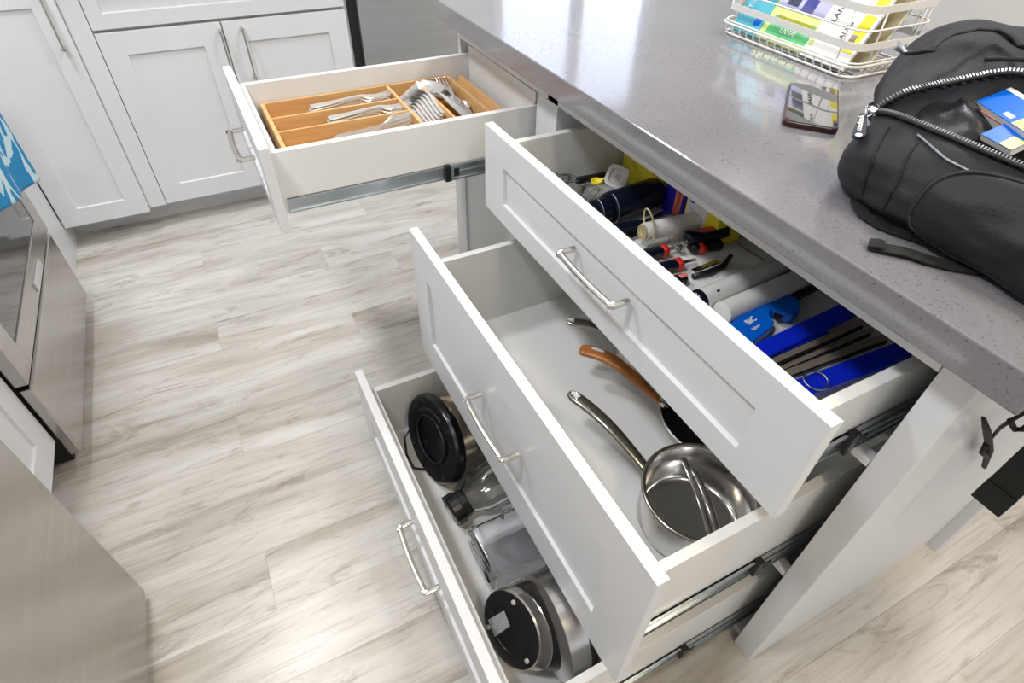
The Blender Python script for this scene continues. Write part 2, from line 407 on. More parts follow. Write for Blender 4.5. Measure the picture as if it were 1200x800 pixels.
def drawer(name_label, group, xf, y0, y1, z0, z1, by0, by1, bz0, bz1, fz, depth, fr, bot, top, hz, hyc, sl, backz=None):
    t = thing('drawer', name_label, 'drawer', (xf, (y0+y1)/2, z0), group=group)
    f = build(shaker(MB(), y0, y1, z0, z1, xf, fr=fr, bot=bot, top=top), 'front', M_cab, t, bevel=.0008)
    xi = xf + .0192; xb = xi + depth; ts = .0155
    q = MB(); q.box((xi, by0, bz0), (xb, by0+ts, bz1)); build(q, 'side', M_box, t, bevel=.0006)
    q = MB(); q.box((xi, by1-ts, bz0), (xb, by1, bz1)); build(q, 'side', M_box, t, bevel=.0006)
    q = MB(); q.box((xi, by0+ts, bz0), (xi+ts, by1-ts, bz1)); build(q, 'inner_front', M_box, t, bevel=.0006)
    q = MB(); q.box((xb-ts, by0+ts, bz0), (xb, by1-ts, backz or bz1)); build(q, 'back', M_box, t, bevel=.0006)
    q = MB(); q.box((xi+ts, by0+ts, fz-.008), (xb-ts, by1-ts, fz)); build(q, 'bottom', M_box, t)
    handle(t, hyc, hz, xf)
    slide(t, by0, *sl)
    slide(t, by1, *sl, side=1)
    return t
G = 'white shaker drawers pulled out of the island'
D1 = drawer('top white drawer of the near stack, full of kitchen gadgets under the counter edge', G, -.170, 0, .856, .632, .817, .031, .8245, .655, .786, .665, .52, .085, .045, .06, .736, .42, (.683, .032, -.105, -.03, .35))
D2 = drawer('deep middle white drawer holding the steel pans', G, -.350, 0, .856, .267, .620, .031, .8245, .328, .546, .337, .52, .085, .085, .085, .455, .42, (.351, .034, -.292, -.055, .25))
D3 = drawer('lowest white drawer holding kettle, blender jar and clear pitcher', G, -.528, 0, .856, .03, .264, .031, .8245, .034, .2205, .045, .60, .085, .07, .085, .158, .395, (.055, .034, -.46, -.13, .1))
D0 = drawer('far white drawer holding the bamboo cutlery tray', G, -.596, .914, 1.402, .640, .817, .960, 1.366, .656, .787, .676, .606, .06, .045, .05, .728, 1.165, (.674, .03, -.566, -.215, .02), backz=.810)
for z in (.762, .704):
    q = MB(); q.lathe([(0,.0012),(.0035,.001),(.005,0)], frame((-.566, .960, z), (1,0,0), (0,0,-1)), 12); build(q, 'screw', mat('brass_screw', (.35,.33,.15), .4, .8), D0)
# door under the far drawer
t = thing('cabinet_door', 'white shaker cabinet door below the far cutlery drawer', 'door', (-.02, 1.16, .09))
build(shaker(MB(), .914, 1.405, .09, .630, -.020, fr=.078), 'door_panel', M_cab, t, bevel=.0008)

# ================================================================== FAR RUN
def shakerY(q, x0, x1, z0, z1, yo, t_=.019, fr=.07, rec=.007):
    return frontmesh(q, lambda a, b, d: (a, yo+d, b), x0, x1, z0, z1, fr, fr, fr, fr, rec, t_)
def handleV(parent, x, z0, z1, yo, out=.03):
    q = MB(); n = 12
    q.tube([(x, yo-out-.0035*math.sin(PI*i/n), z0+(z1-z0)*i/n) for i in range(n+1)], .0052, 10, up=(1,0,0), flat=.75)
    for z in (z0+.002, z1-.002): q.tube([(x, yo, z), (x, yo-out, z)], .0062, 10)
    return autosmooth(build(q, 'handle', M_nickel, parent))
YF = 2.225
sk = thing('sink_cabinet', 'white two-door base cabinet on the far wall behind the cutlery drawer', 'cabinet', (-.5, 2.58, 0))
q = MB(); q.box((-.915, YF+.021, .1), (-.085, Y1-.02, .874)); build(q, 'carcass', M_cab, sk)
q = MB(); q.box((-1.262, 2.331, 0), (-.085, 2.345, .098)); build(q, 'toe_kick', M_cab, sk)
d = build(shakerY(MB(), -.910, -.532, .105, .712, YF), 'door', M_cab, sk, bevel=.0008); handleV(d, at(262,50,1,YF-.03).x, .535, .690, YF)
d = build(shakerY(MB(), -.528, -.098, .105, .712, YF), 'door', M_cab, sk, bevel=.0008); handleV(d, at(291,60,1,YF-.03).x, .525, .690, YF)
build(shakerY(MB(), -.910, -.098, .722, .868, YF, fr=.045), 'false_front', M_cab, sk, bevel=.0008)
q = MB(); q.box((-.971, YF-.002, .102), (-.9125, YF+.04, .874)); build(q, 'filler_strip', M_cab, sk, bevel=.001)
cc = thing('corner_cabinet', 'white corner base cabinet with tall door left of the sink cabinet', 'cabinet', (-1.1, 2.5, 0))
q = MB(); q.box((-1.262, 2.222, .1), (-.972, Y1-.02, .874)); build(q, 'carcass', M_cab, cc)
d = build(shakerY(MB(), -1.258, -.9725, .098, .868, 2.200, fr=.065), 'door', M_cab, cc, bevel=.0008); handleV(d, -1.0, .69, .845, 2.200)
dw = thing('dishwasher', 'grey stainless dishwasher at the far wall beyond the island corner', 'dishwasher', (.25, 2.6, 0))
q = MB(); q.box((-.052, YF-.012, .10), (.54, YF+.03, .80)); build(q, 'door', M_dish, dw, bevel=.004)
q = MB(); q.box((-.052, YF-.012, .803), (.54, YF+.03, .868)); build(q, 'control_panel', M_dish, dw, bevel=.004)
q = MB(); q.box((-.045, YF+.03, .0), (.535, Y1-.03, .868)); build(q, 'tub', M_blackm, dw)
q = MB(); q.tube([(.03, YF-.05, .77), (.46, YF-.05, .77)], .009, 12)
for x in (.05, .44): q.tube([(x, YF-.012, .77), (x, YF-.05, .77)], .006, 8)
build(q, 'handle', M_nickel, dw, smooth=True)
q = MB(); q.box((-.084, YF+.01, .0), (-.053, Y1-.03, .87)); tag(build(q, 'gap_shade_1', M_blackm), kind='structure')  # black strip standing in for the shade in the gap beside the dishwasher
t = thing('base_cabinet', 'white base cabinet right of the dishwasher on the far wall', 'cabinet', (.8, 2.6, 0))
q = MB(); q.box((.545, YF+.021, .0), (1.05, Y1-.02, .874)); build(q, 'carcass', M_cab, t)
build(shakerY(MB(), .55, 1.045, .105, .868, YF), 'door', M_cab, t, bevel=.0008)
build(MB().box((-1.9, YF-.03, .876),(1.06, Y1-.001, .914)), 'countertop', M_quartz, bevel=.002)
tag(bpy.data.objects['countertop.001'], 'grey quartz countertop along the far wall above the sink cabinet', 'countertop')

# ================================================================== LEFT RUN
t = thing('side_cabinet', 'white side panel between the oven and the far corner', 'cabinet', (-1.5, 2.0, 0))
q = MB(); q.box((-1.9, 1.822, 0), (-1.262, 2.199, .874)); build(q, 'carcass', M_cab, t, bevel=.001)
q = MB(); q.box((-1.9, 2.1995, 0), (-1.2625, 2.345, .097)); build(q, 'toe_panel', M_cab, t)
# oven
ov = thing('oven', 'stainless steel oven with black glass door and lower drawer', 'oven', (-1.5, 1.45, 0))
OX = -1.20
q = MB(); q.box((-1.9, 1.10, .03), (OX-.028, 1.80, .91)); build(q, 'body', M_blackm, ov)
q = MB(); q.box((OX-.026, 1.090, .055), (OX, 1.805, .293)); build(q, 'drawer_front', M_appl, ov, bevel=.004)
q = MB()
y0, y1, z0, z1, gy0, gy1, gz0, gz1 = 1.090, 1.805, .306, .80, 1.165, 1.735, .372, .70
q.box((OX-.026, y0, z0), (OX+.002, gy0, z1)); q.box((OX-.026, gy1, z0), (OX+.002, y1, z1)); q.box((OX-.026, gy0, z0), (OX+.002, gy1, gz0)); q.box((OX-.026, gy0, gz1), (OX+.002, gy1, z1))
dr = build(q, 'door', M_appl, ov, bevel=.002)
q = MB(); q.box((OX-.02, gy0, gz0), (OX-.001, gy1, gz1)); build(q, 'window_glass', M_ovglass, dr)
q = MB(); q.box((OX+.002, 1.45, .316), (OX+.007, 1.577, .340)); build(q, 'badge', mat('badge_plate', (.72,.71,.72), .3, .7), dr, bevel=.001)
q = MB(); q.tube([(OX+.06, 1.12, .775), (OX+.06, 1.78, .775)], .011, 14)
for y in (1.14, 1.76): q.tube([(OX, y, .775), (OX+.06, y, .775)], .008, 10)
build(q, 'handle', M_nickel, dr, smooth=True)
q = MB(); q.box((-1.9, 1.09, .803), (OX+.004, 1.805, .912)); build(q, 'control_panel', M_appl, ov, bevel=.003)
q = MB(); q.box((-1.9, 1.09, .913), (OX+.0, 1.805, .925)); build(q, 'cooktop', M_ovglass, ov, bevel=.002)
# towel
def towel_mat():
    m = bpy.data.materials.new('blue_towel'); m.use_nodes = True; nt = m.node_tree; L = nt.links; p = nt.nodes['Principled BSDF']; p.inputs['Roughness'].default_value = .9
    tc = nt.nodes.new('ShaderNodeTexCoord'); mp = nt.nodes.new('ShaderNodeMapping'); mp.inputs['Scale'].default_value = (11,11,7); L.new(tc.outputs['Object'], mp.inputs[0])
    wv = nt.nodes.new('ShaderNodeTexWave'); wv.inputs['Scale'].default_value = 1.1; wv.inputs['Distortion'].default_value = 9; wv.inputs['Detail'].default_value = 2; wv.inputs['Detail Scale'].default_value = 1.2; L.new(mp.outputs[0], wv.inputs[0])
    r = nt.nodes.new('ShaderNodeValToRGB'); r.color_ramp.elements[0].position = .70; r.color_ramp.elements[0].color = (.012,.24,.50,1); r.color_ramp.elements[1].position = .78; r.color_ramp.elements[1].color = (.55,.72,.78,1)
    L.new(wv.outputs['Fac'], r.inputs[0]); L.new(r.outputs[0], p.inputs['Base Color'])
    n = nt.nodes.new('ShaderNodeTexNoise'); n.inputs['Scale'].default_value = 300; L.new(tc.outputs['Object'], n.inputs[0])
    b_ = nt.nodes.new('ShaderNodeBump'); b_.inputs['Strength'].default_value = .5; b_.inputs['Distance'].default_value = .001; L.new(n.outputs[0], b_.inputs['Height']); L.new(b_.outputs[0], p.inputs['Normal'])
    return m
def towel(u, v):
    y = 1.33 + .37*u
    # v: 0 front bottom -> over bar -> back
    bot = .600 - .11*u
    L = v*((.788-bot)*1.85 + .036)
    front = .788 - bot
    if L < front: z = bot + L; x = OX + .073 + .009*math.sin(u*11 + z*6)*(1 - L/front) - .010*(1-L/front)
    elif L < front + .036:
        a = (L - front)/.036*PI; z = .785 + .0145*math.sin(a); x = OX + .06 + .0135*math.cos(a)
    else: z = .785 - (L - front - .036); x = OX + .046 + .006*math.sin(u*9)
    y += .05*(1-v)*(u-.5)
    return Vector((x, y, z))
q = MB(); q.grid(towel, 40, 60); tw = build(q, 'towel', towel_mat(), smooth=True, solid=.003)
tag(tw, 'blue towel with white sea pattern hanging on the oven handle', 'towel')
# base cabinet between oven and fridge
t = thing('base_cabinet', 'white shaker base cabinet between the oven and the refrigerator', 'cabinet', (-1.5, .88, 0))
q = MB(); q.box((-1.9, .675, .10), (-1.251, 1.08, .874)); build(q, 'carcass', M_cab, t)
q = MB(); q.box((-1.9, .675, .0), (-1.32, 1.08, .098)); build(q, 'toe_kick', M_blackm, t)
d = build(frontmesh(MB(), lambda a, b_, d_: (-1.230-d_, a, b_), .68, 1.086, .12, .868, .075, .075, .075, .075, .007, .019), 'door', M_cab, t, bevel=.0008)
# fridge
fr = thing('refrigerator', 'large stainless steel refrigerator at the lower left corner', 'refrigerator', (-1.5, .2, 0))
q = MB(); q.box((-1.9, -.25, .02), (-1.125, .655, 1.78)); build(q, 'body', M_blackm, fr)
q = MB(); q.box((-1.12, -.25, .02), (-1.087, .657, .62)); build(q, 'freezer_drawer', M_appl, fr, bevel=.006)
q = MB(); q.box((-1.12, -.25, .628), (-1.087, .657, 1.78)); build(q, 'door', M_appl, fr, bevel=.006)
q = MB(); q.tube([(-1.03, -.2, 1.0), (-1.03, -.2, 1.6)], .011, 12)
for z in (1.02, 1.58): q.tube([(-1.087, -.2, z), (-1.03, -.2, z)], .008, 8)
build(q, 'handle', M_nickel, fr, smooth=True)
#CONTENTS
# ================================================================== DRAWER CONTENTS
def bar(q, a, b, w, h, n=None):
    """box from a to b, width w horizontally, height h (base on the line)"""
    a, b = Vector(a), Vector(b); M = frame(a, b-a, Vector((0,0,1)).cross(b-a)); L = (b-a).length
    q.box((0, -w/2, 0), (L, w/2, h), M); return q
def rbar(q, a, b, w, h, r=.35, n=10, taper=1.0):
    """rounded bar lofted from a to b"""
    a, b = Vector(a), Vector(b); d = (b-a); L = d.length; M = frame(a, d, Vector((0,0,1)).cross(d)); rings = []
    for u, sc in ((0,.6),(.03,.9),(.08,1),(.5,1),(.92,taper),(.97,taper*.9),(1,taper*.6)):
        ring = []
        for k in range(16):
            t_ = 2*PI*k/16; c, s_ = math.cos(t_), math.sin(t_)
            e = .55
            ring.append(M @ Vector((u*L, w/2*sc*math.copysign(abs(c)**e, c), h/2*sc*math.copysign(abs(s_)**e, s_))))
        rings.append(ring)
    return q.loft(rings)

# ---- cutlery prototypes: local frame, handle end at origin, tip along +x
def strip(q, pts, zoff=0, yoff=0, th=.0016):
    rings = []
    for x, z, hw, cy in pts:
        rings.append([Vector((x, yoff+cy-hw, z+zoff)), Vector((x, yoff+cy+hw, z+zoff)), Vector((x, yoff+cy+hw*.9, z+zoff+th)), Vector((x, yoff+cy-hw*.9, z+zoff+th))])
    q.loft(rings)
def fork_mesh(q):
    strip(q, [(0,.004,.0095,0),(.01,.0045,.0115,0),(.05,.006,.0085,0),(.10,.010,.005,0),(.125,.011,.0055,0),(.135,.008,.012,0),(.145,.005,.0145,0),(.154,.004,.0145,0)], th=.0024)
    for k in range(4):
        y = -.0118 + k*.00787
        strip(q, [(.150,.0042,.0028,y),(.168,.003,.0026,y),(.188,.005,.0023,y),(.205,.010,.0012,y)], th=.0018)
def spoon(q, L=.120, bl=.066, bw=.0225, hw=.0100):
    strip(q, [(0,.006,hw*.8,0),(.012,.006,hw,0),(L*.45,.007,hw*.75,0),(L*.85,.010,.004,0),(L,.009,.0042,0)], th=.0022)
    rings = []
    n = 14
    def P(u, v, off):
        x = L - .004 + bl*u; w_ = bw*math.sin(PI*min(1, max(0, (u*.93+.05))))**.62
        y = w_*v; d = (1 - v*v)*(math.sin(PI*u)**.8)*.0085
        return Vector((x, y, .009 - d + off))
    for off in (0, .0012):
        G = [[q.bm.verts.new(P(i/n, -1 + 2*j/10, off)) for j in range(11)] for i in range(n+1)]
        for i in range(n):
            for j in range(10): q.bm.faces.new((G[i][j], G[i+1][j], G[i+1][j+1], G[i][j+1]))
def one(name, mb, m, label, cat, loc=(0,0,0), rot=(0,0,0), group=None, **k):
    o = build(mb, name, m, None, **k); o.location = loc; o.rotation_euler = rot; tag(o, label, cat, group); return o
def copies(first, spots, labels=None):
    out = []
    for i, (loc, rot) in enumerate(spots):
        o = first if i == 0 else first.copy()
        if i: COL.objects.link(o)
        o.location = loc; o.rotation_euler = rot
        if labels: o['label'] = labels[i % len(labels)]
        out.append(o)
    return out

# ---- tray
TZ = .742; TB = .677
ty0, ty1, tx0, tx1 = 1.072, 1.347, -.540, -.048
tray = thing('cutlery_tray', 'bamboo cutlery tray with five compartments in the far drawer', 'tray', (-.3, 1.21, TB))
q = MB(); q.box((tx0, ty0, TB), (tx1, ty1, TB+.005)); build(q, 'base', M_bamboo, tray)
for a, c in (((tx0,ty0,TB),(tx0+.009,ty1,TZ)), ((tx1-.009,ty0,TB),(tx1,ty1,TZ))): build(MB().box(a, c), 'end_wall', M_bamboo2, tray, bevel=.0008)
for a, c in (((tx0+.009,ty0,TB),(tx1-.009,ty0+.008,TZ)), ((tx0+.009,ty1-.008,TB),(tx1-.009,ty1,TZ))): build(MB().box(a, c), 'side_wall', M_bamboo2, tray, bevel=.0008)
dvx = at(480, 128, 2, TZ).x; dv2 = at(513, 118, 2, TZ).x
dya = at(323, 137, 2, TZ).y; dyb = at(330, 153, 2, TZ).y
build(MB().box((dvx-.004, ty0+.008, TB+.005), (dvx+.004, ty1-.008, TZ-.001)), 'divider', M_bamboo2, tray, bevel=.0006)
build(MB().box((dv2-.0035, ty0+.008, TB+.005), (dv2+.0035, ty1-.008, TZ-.001)), 'divider', M_bamboo2, tray, bevel=.0006)
for yy in (dya, dyb): build(MB().box((tx0+.009, yy-.003, TB+.005), (dvx-.004, yy+.003, TZ-.002)), 'divider', M_bamboo2, tray, bevel=.0006)
q = MB(); q.box((0, 0, 0), (.006, .262, .062)); one('bamboo_board', q, M_bamboo2, 'loose bamboo board leaning between cutlery tray and drawer back', 'board', (-.042, 1.085, .684), (0, .42, 0), bevel=.001)

q = MB(); fork_mesh(q)
f0 = one('dinner_fork', q, M_cut, 'dinner fork in the stack of the far long tray compartment', 'fork', group='forks stacked in the far long compartment')
sp = [((-.462 + .0045*k, (dya+ty1)/2 - .010 + .0022*k + random.uniform(-.002,.002), .684 + k*.0062), (0, -.015, random.uniform(-.02,.02))) for k in range(8)]
copies(f0, sp)
q = MB(); fork_mesh(q)
f0 = one('dinner_fork', q, M_cut, 'dinner fork in the stack of the middle long tray compartment', 'fork', group='forks stacked in the middle long compartment')
copies(f0, [((-.440 + .0045*k, (dya+dyb)/2 - .008 + .0022*k + random.uniform(-.002,.002), .684 + k*.0062), (0, -.015, random.uniform(-.02,.02))) for k in range(8)])
q = MB(); fork_mesh(q)
f0 = one('salad_fork', q, M_cut, 'fork lying on its edge in the near long tray compartment', 'fork', group='forks on edge in the near long compartment')
copies(f0, [((-.440 + .006*k, dyb - .048 + .0075*k, .706), (PI/2*.80, -.10, .10)) for k in range(5)])
q = MB(); spoon(q)
s0 = one('table_spoon', q, M_cut, 'table spoon in the fanned row of nested spoons', 'spoon', group='spoons nested in the narrow cross compartment')
copies(s0, [((dvx + .026 + .0075*k, ty0 + .040 + .003*k, .694 + .0045*k), (0, -.07, PI/2 + .10 - .012*k)) for k in range(8)])
q = MB(); spoon(q, .150, .088, .033, .0110)
s1 = one('serving_spoon', q, M_cut, 'large serving spoon on the left in the right-hand tray compartment', 'spoon', (dv2+.036, ty0+.022, .728), (0, -.03, PI/2+.10))
s2 = dup(s1, (dv2+.044, ty0+.012, .712), (0, -.05, PI/2+.02), 'second serving spoon partly under the first one in the tray')
q = MB(); fork_mesh(q); one('serving_fork', q, M_cut, 'single fork leaning at the right wall of the bamboo tray', 'fork', (dv2+.052, ty0+.060, .712), (0, -.1, PI/2-.06))
q = MB(); spoon(q, .085, .045, .014, .008)
s3 = one('teaspoon', q, M_cut, 'small teaspoon in the pile at the tray corner nearest the drawer back', 'spoon', group='teaspoons piled in the tray corner')
copies(s3, [((dv2+.052+.004*(k % 3), ty0+.015+.004*k, .692+.006*k), (0, -.05, PI/2 - .35 + .1*k)) for k in range(5)])
sc = thing('scissors', 'small steel scissors with black finger loops at the drawer back', 'scissors', (0,0,0))
A_, B_ = at(566,106,2,.712), at(592,124,2,.712)
q = MB(); d_ = B_-A_
for sgn in (-1, 1):
    n_ = Vector((-d_.y, d_.x, 0)).normalized()
    q.loft([[A_ + n_*sgn*.001 + Vector((0,0,.001*sgn)) , A_ + n_*sgn*.003+ Vector((0,0,.001*sgn)), A_ + n_*sgn*.002 + Vector((0,0,.003))], [B_ + n_*sgn*.003, B_ + n_*sgn*.012, B_ + n_*sgn*.007 + Vector((0,0,.003))]])
build(q, 'blades', M_cut, sc)
for px, py in ((588,126),(600,122)):
    c = at(px, py, 2, .713); q = MB(); q.tube([c + Vector((.011*math.cos(a), .016*math.sin(a), 0)) for a in [2*PI*k/16 for k in range(16)]], .0034, 8, closed=True); build(q, 'finger_loop', M_black, sc, smooth=True)

# ---- deep drawer: pans
def pan(name, label, c, r, zb, h, m, wall=.0025, flare=.0):
    t = thing(name, label, 'pan', (c[0], c[1], zb))
    q = MB(); M = Matrix.Translation((c[0], c[1], zb))
    q.lathe([(0,0),(r*.86,0),(r*.95,.004),(r,.014),(r+flare,h-.006),(r+flare+.0045,h-.003),(r+flare+.005,h),(r+flare+.003,h+.0015),(r+flare-wall,h-.003),(r-wall,.014),(r*.93,.007),(r*.85,.004),(0,.004)], M, 56)
    autosmooth(build(q, 'bowl', m, t), .9); return t
p1 = pan('saucepan', 'polished steel saucepan standing open beside the near side wall of the drawer', (-.100, .149), .094, .3372, .100, M_chrome)
def steel_handle(t, a, tip, root_w=.016, tip_w=.021, rise=.02, m=None):
    a, tip = Vector(a), Vector(tip); d = tip - a; n = 14; rings = []
    side = Vector((-d.y, d.x, 0)).normalized()
    for i in range(n+1):
        u = i/n; p = a + d*u + Vector((0,0,rise*math.sin(PI*u*.9)))
        w_ = (root_w + (tip_w-root_w)*u)/2 * (1 if u < .93 else (.8 if u < .99 else .5)); h_ = .0055
        rings.append([p + side*(w_*math.copysign(abs(math.cos(t_))**.6, math.cos(t_))) + Vector((0,0,h_*math.sin(t_))) for t_ in [2*PI*k/12 for k in range(12)]])
    q = MB(); q.loft(rings); hd = autosmooth(build(q, 'handle', m or M_steelh, t), 1.0)
    # hanging loop inset near the tip and centre groove
    q = MB(); c0 = a + d*.90 + Vector((0,0,rise*math.sin(PI*.81)+.0053))
    dn = d.normalized(); q.prism([(.012*math.cos(x_)*1.3, .0052*math.sin(x_)) for x_ in [2*PI*k/18 for k in range(18)]], .0008, frame(c0, dn, side)); build(q, 'hanging_hole', M_glossw, hd)
    q = MB(); q.tube([c0 + dn*(.012*math.cos(x_)*1.3) + side*(.0058*math.sin(x_)) for x_ in [2*PI*k/18 for k in range(18)]], .0012, 6, closed=True); build(q, 'rim', M_chrome, hd, smooth=True)
    return hd
M_steelh = mat('handle_steel', (.42,.39,.34), .2, 1, vary=(6, .1, U1))
q = MB(); q.tube([(-.1+.0965*math.cos(a), .149+.0965*math.sin(a), .4365) for a in [2*PI*k/64 for k in range(64)]], .0042, 8, closed=True, flat=.7, up=(0,0,1)); build(q, 'rolled_rim', M_steelh, p1, smooth=True)
steel_handle(p1, (-.150, .232, .425), at(667,463,2,.452), .020, .028)
q = MB()
for k in (-1, 1): q.lathe([(0,.004),(.004,.003),(.005,0)], frame((-.1-.0945*math.cos(.25), .149+.0945*math.sin(.25)+k*.008-.03, .41+k*.004), (0,1,0), (0,0,1)) @ Matrix.Rotation(PI, 4, 'X'), 12)
build(q, 'rivet', M_chrome, p1)
p2 = pan('frying_pan', 'dark frying pan with an orange wooden handle beside the saucepan', (.082, .290), .100, .3372, .050, M_steel, flare=.012)
q = MB(); q.lathe([(0,.0045),(.085,.0048),(.0955,.015),(.107,.047)], Matrix.Translation((.082,.290,.3375)), 48); autosmooth(build(q, 'coating', M_blackm, p2))
# wooden handle
W = [(at(682,410,2,.435),.021),(at(700,413,2,.437),.0205),(at(722,424,2,.435),.0185),(at(742,440,2,.428),.0150),(at(760,458,2,.415),.0115),(at(775,471,2,.405),.0085)]
q = MB(); rings = []
for i, (p, w_) in enumerate(W):
    d_ = (W[min(i+1,5)][0] - W[max(i-1,0)][0]).normalized(); sd = Vector((-d_.y, d_.x, 0)).normalized()
    if i == 0: rings.append([p - d_*.006 + sd*(w_*.5*math.cos(t_)) + Vector((0,0,.005*math.sin(t_))) for t_ in [2*PI*k/12 for k in range(12)]])
    rings.append([p + sd*(w_*.86*math.copysign(abs(math.cos(t_))**.7, math.cos(t_))) + Vector((0,0,.0085*math.sin(t_))) for t_ in [2*PI*k/12 for k in range(12)]])
q.loft(rings); wh = build(q, 'wooden_handle', M_teak, p2, smooth=True, sub=1)
hc = W[1][0] + Vector((0,0,.0078)); hd_ = (W[2][0]-W[0][0]).normalized(); hs = Vector((-hd_.y, hd_.x, 0)).normalized()
q = MB(); q.prism([(.015*math.cos(a), .0042*math.sin(a)) for a in [2*PI*k/20 for k in range(20)]], .0012, frame(hc, hd_, hs)); build(q, 'hanging_hole', M_glossw, wh)
q = MB(); q.tube([hc + hd_*(.0165*math.cos(a)) + hs*(.0056*math.sin(a)) + Vector((0,0,.0002)) for a in [2*PI*k/20 for k in range(20)]], .0016, 6, closed=True); build(q, 'hole_rim', M_teak, wh, smooth=True)
q = MB(); q.tube([W[5][0], W[5][0].lerp(Vector((.0,.350,.388)), .6), (.004,.343,.386)], [.0085,.0075,.006], 10, flat=.7); build(q, 'ferrule', M_chrome, p2, smooth=True)
p3 = pan('saucepan', 'steel saucepan hidden under the top drawer with only its handle showing', (.085, .520), .078, .3372, .09, M_chrome)
steel_handle(p3, (.012, .545, .42), at(664,378,2,.452), .020, .027, .012)
tg = thing('kitchen_tongs', 'thin bent steel tongs lying inside the open saucepan', 'tongs', (-.08,.15,.345))
for k, (a, c, m_) in enumerate((((800,536),(838,650),(826,590)), ((812,548),(845,650),(840,600)))):
    P0, P1, P2 = at(*a,2,.432), at(*c,2,.42), at(*m_,2,.40)
    q = MB(); q.tube([P0.lerp(P2, u).lerp(P2.lerp(P1, u), u) if 0 else (P0*(1-u)**2 + P2*2*u*(1-u) + P1*u*u) for u in [i/12 for i in range(13)]], .0065, 8, flat=.22); build(q, 'arm', M_chrome, tg, smooth=True)

# ---- lowest drawer
def disc_stack(prof, c, ax, n=56, asp=1.0):
    """lathe about axis ax starting at c; prof (r, dist)"""
    ax = Vector(ax).normalized(); u = Vector((0,0,1)).cross(ax).normalized(); v = ax.cross(u)
    M = Matrix.Translation(Vector(c)) @ Matrix((u*asp, v, ax)).transposed().to_4x4()
    return M
nk = Vector((math.cos(.35)*math.cos(.10), math.cos(.35)*math.sin(.10), -math.sin(.35)))
kc = (-.411, .670, .146)
kt = thing('electric_kettle', 'steel electric appliance lying on its side with dark oval base facing out', 'kettle', (-.38, .66, .046))
Mk = disc_stack(None, kc, nk, asp=1.28)
q = MB(); q.lathe([(0,.004),(.05,.004),(.055,.001),(.085,.001),(.093,.0),(.098,.006),(.100,.016),(.098,.024),(.08,.026),(0,.026)], Mk, 56); autosmooth(build(q, 'base', mat('blue_black_plastic', (.003,.003,.006), .22), kt), .5)
q = MB(); q.tube([Mk @ Vector((.052*math.cos(a), .052*math.sin(a), -.0005)) for a in [2*PI*k/40 for k in range(40)]], .0025, 6, closed=True); q.tube([Mk @ Vector((.07*math.cos(a)*.9, .07*math.sin(a), 0)) for a in [.4+1.4*k/12 for k in range(13)]], .003, 6); build(q, 'ring', M_black, kt, smooth=True)
for a in (.5, 2.1, 3.7, 5.3):
    q = MB(); q.lathe([(0,-.003),(.005,-.003),(.006,.001)], Mk @ Matrix.Translation((.082*math.cos(a), .082*math.sin(a), 0)), 12); build(q, 'foot', M_blackm, kt)
q = MB(); Mb = disc_stack(None, kc, Vector((.96,.10,-.06)), asp=1.05); q.lathe([(0,.030),(.088,.030),(.090,.036),(.084,.12),(.072,.20),(.062,.21),(0,.21)], Mb, 56); autosmooth(build(q, 'body', mat('warm_steel', (.55,.47,.36), .22, 1, vary=(2,.1,U1)), kt), .7)
q = MB(); q.tube([(-.440,.735,.13),(-.462,.725,.115),(-.469,.70,.08),(-.462,.675,.05),(-.44,.66,.0485)], .003, 8); build(q, 'cord', M_black, kt, smooth=True)

# blender jar on its side
bj = thing('blender_jar', 'ribbed clear glass blender jar with black screw collar lying on its side', 'jar', (-.4, .5, .046))
A_ = at(536, 594, 2, .085); Bx = A_ + Vector((.24, .040, .024)); Mj = disc_stack(None, A_, Bx-A_)
q = MB()
for i in range(1): q.lathe([(0,-.020),(.030,-.020),(.036,-.016),(.037,.006),(.033,.008),(.033,.022),(.0,.022)], Mj, 12)
autosmooth(build(q, 'collar', M_black, bj), .3)
for k in range(6):
    a = 2*PI*k/6; q = MB(); q.box((.034,-.006,-.018),(.0405,.006,.004), Mj @ Matrix.Rotation(a, 4, 'Z')); build(q, 'collar_lug', M_black, bj, bevel=.0008)
q = MB(); q.lathe([(0,-.0215),(.012,-.0215),(.016,-.021)], Mj, 20); build(q, 'blade_hub', M_chrome, bj)
q = MB(); R = []
prof = [(.030,.022),(.033,.030),(.047,.060),(.054,.11),(.058,.17),(.061,.235)]
nn = 48
def ringj(r, z, rib): return [Mj @ Vector(((r + rib*1.7*math.cos(8*2*PI*k/nn))*math.cos(2*PI*k/nn), (r + rib*1.7*math.cos(8*2*PI*k/nn))*math.sin(2*PI*k/nn), z)) for k in range(nn)]
rings = [ringj(r, z, .0024 if z > .03 else 0) for r, z in prof] + [ringj(r-.0035, z, .0016 if z > .03 else 0) for r, z in reversed(prof)]
q.loft(rings, cap=False, closed=True); build(q, 'jar_body', M_glass, bj, smooth=True)
q = MB(); h0 = Mj @ Vector((0, .056, .08)); 
q.tube([Mj @ Vector((.050,.0,.07)), Mj @ Vector((.085,.0,.085)), Mj @ Vector((.09,.0,.13)), Mj @ Vector((.085,.0,.19)), Mj @ Vector((.058,0,.205))], .006, 10); 
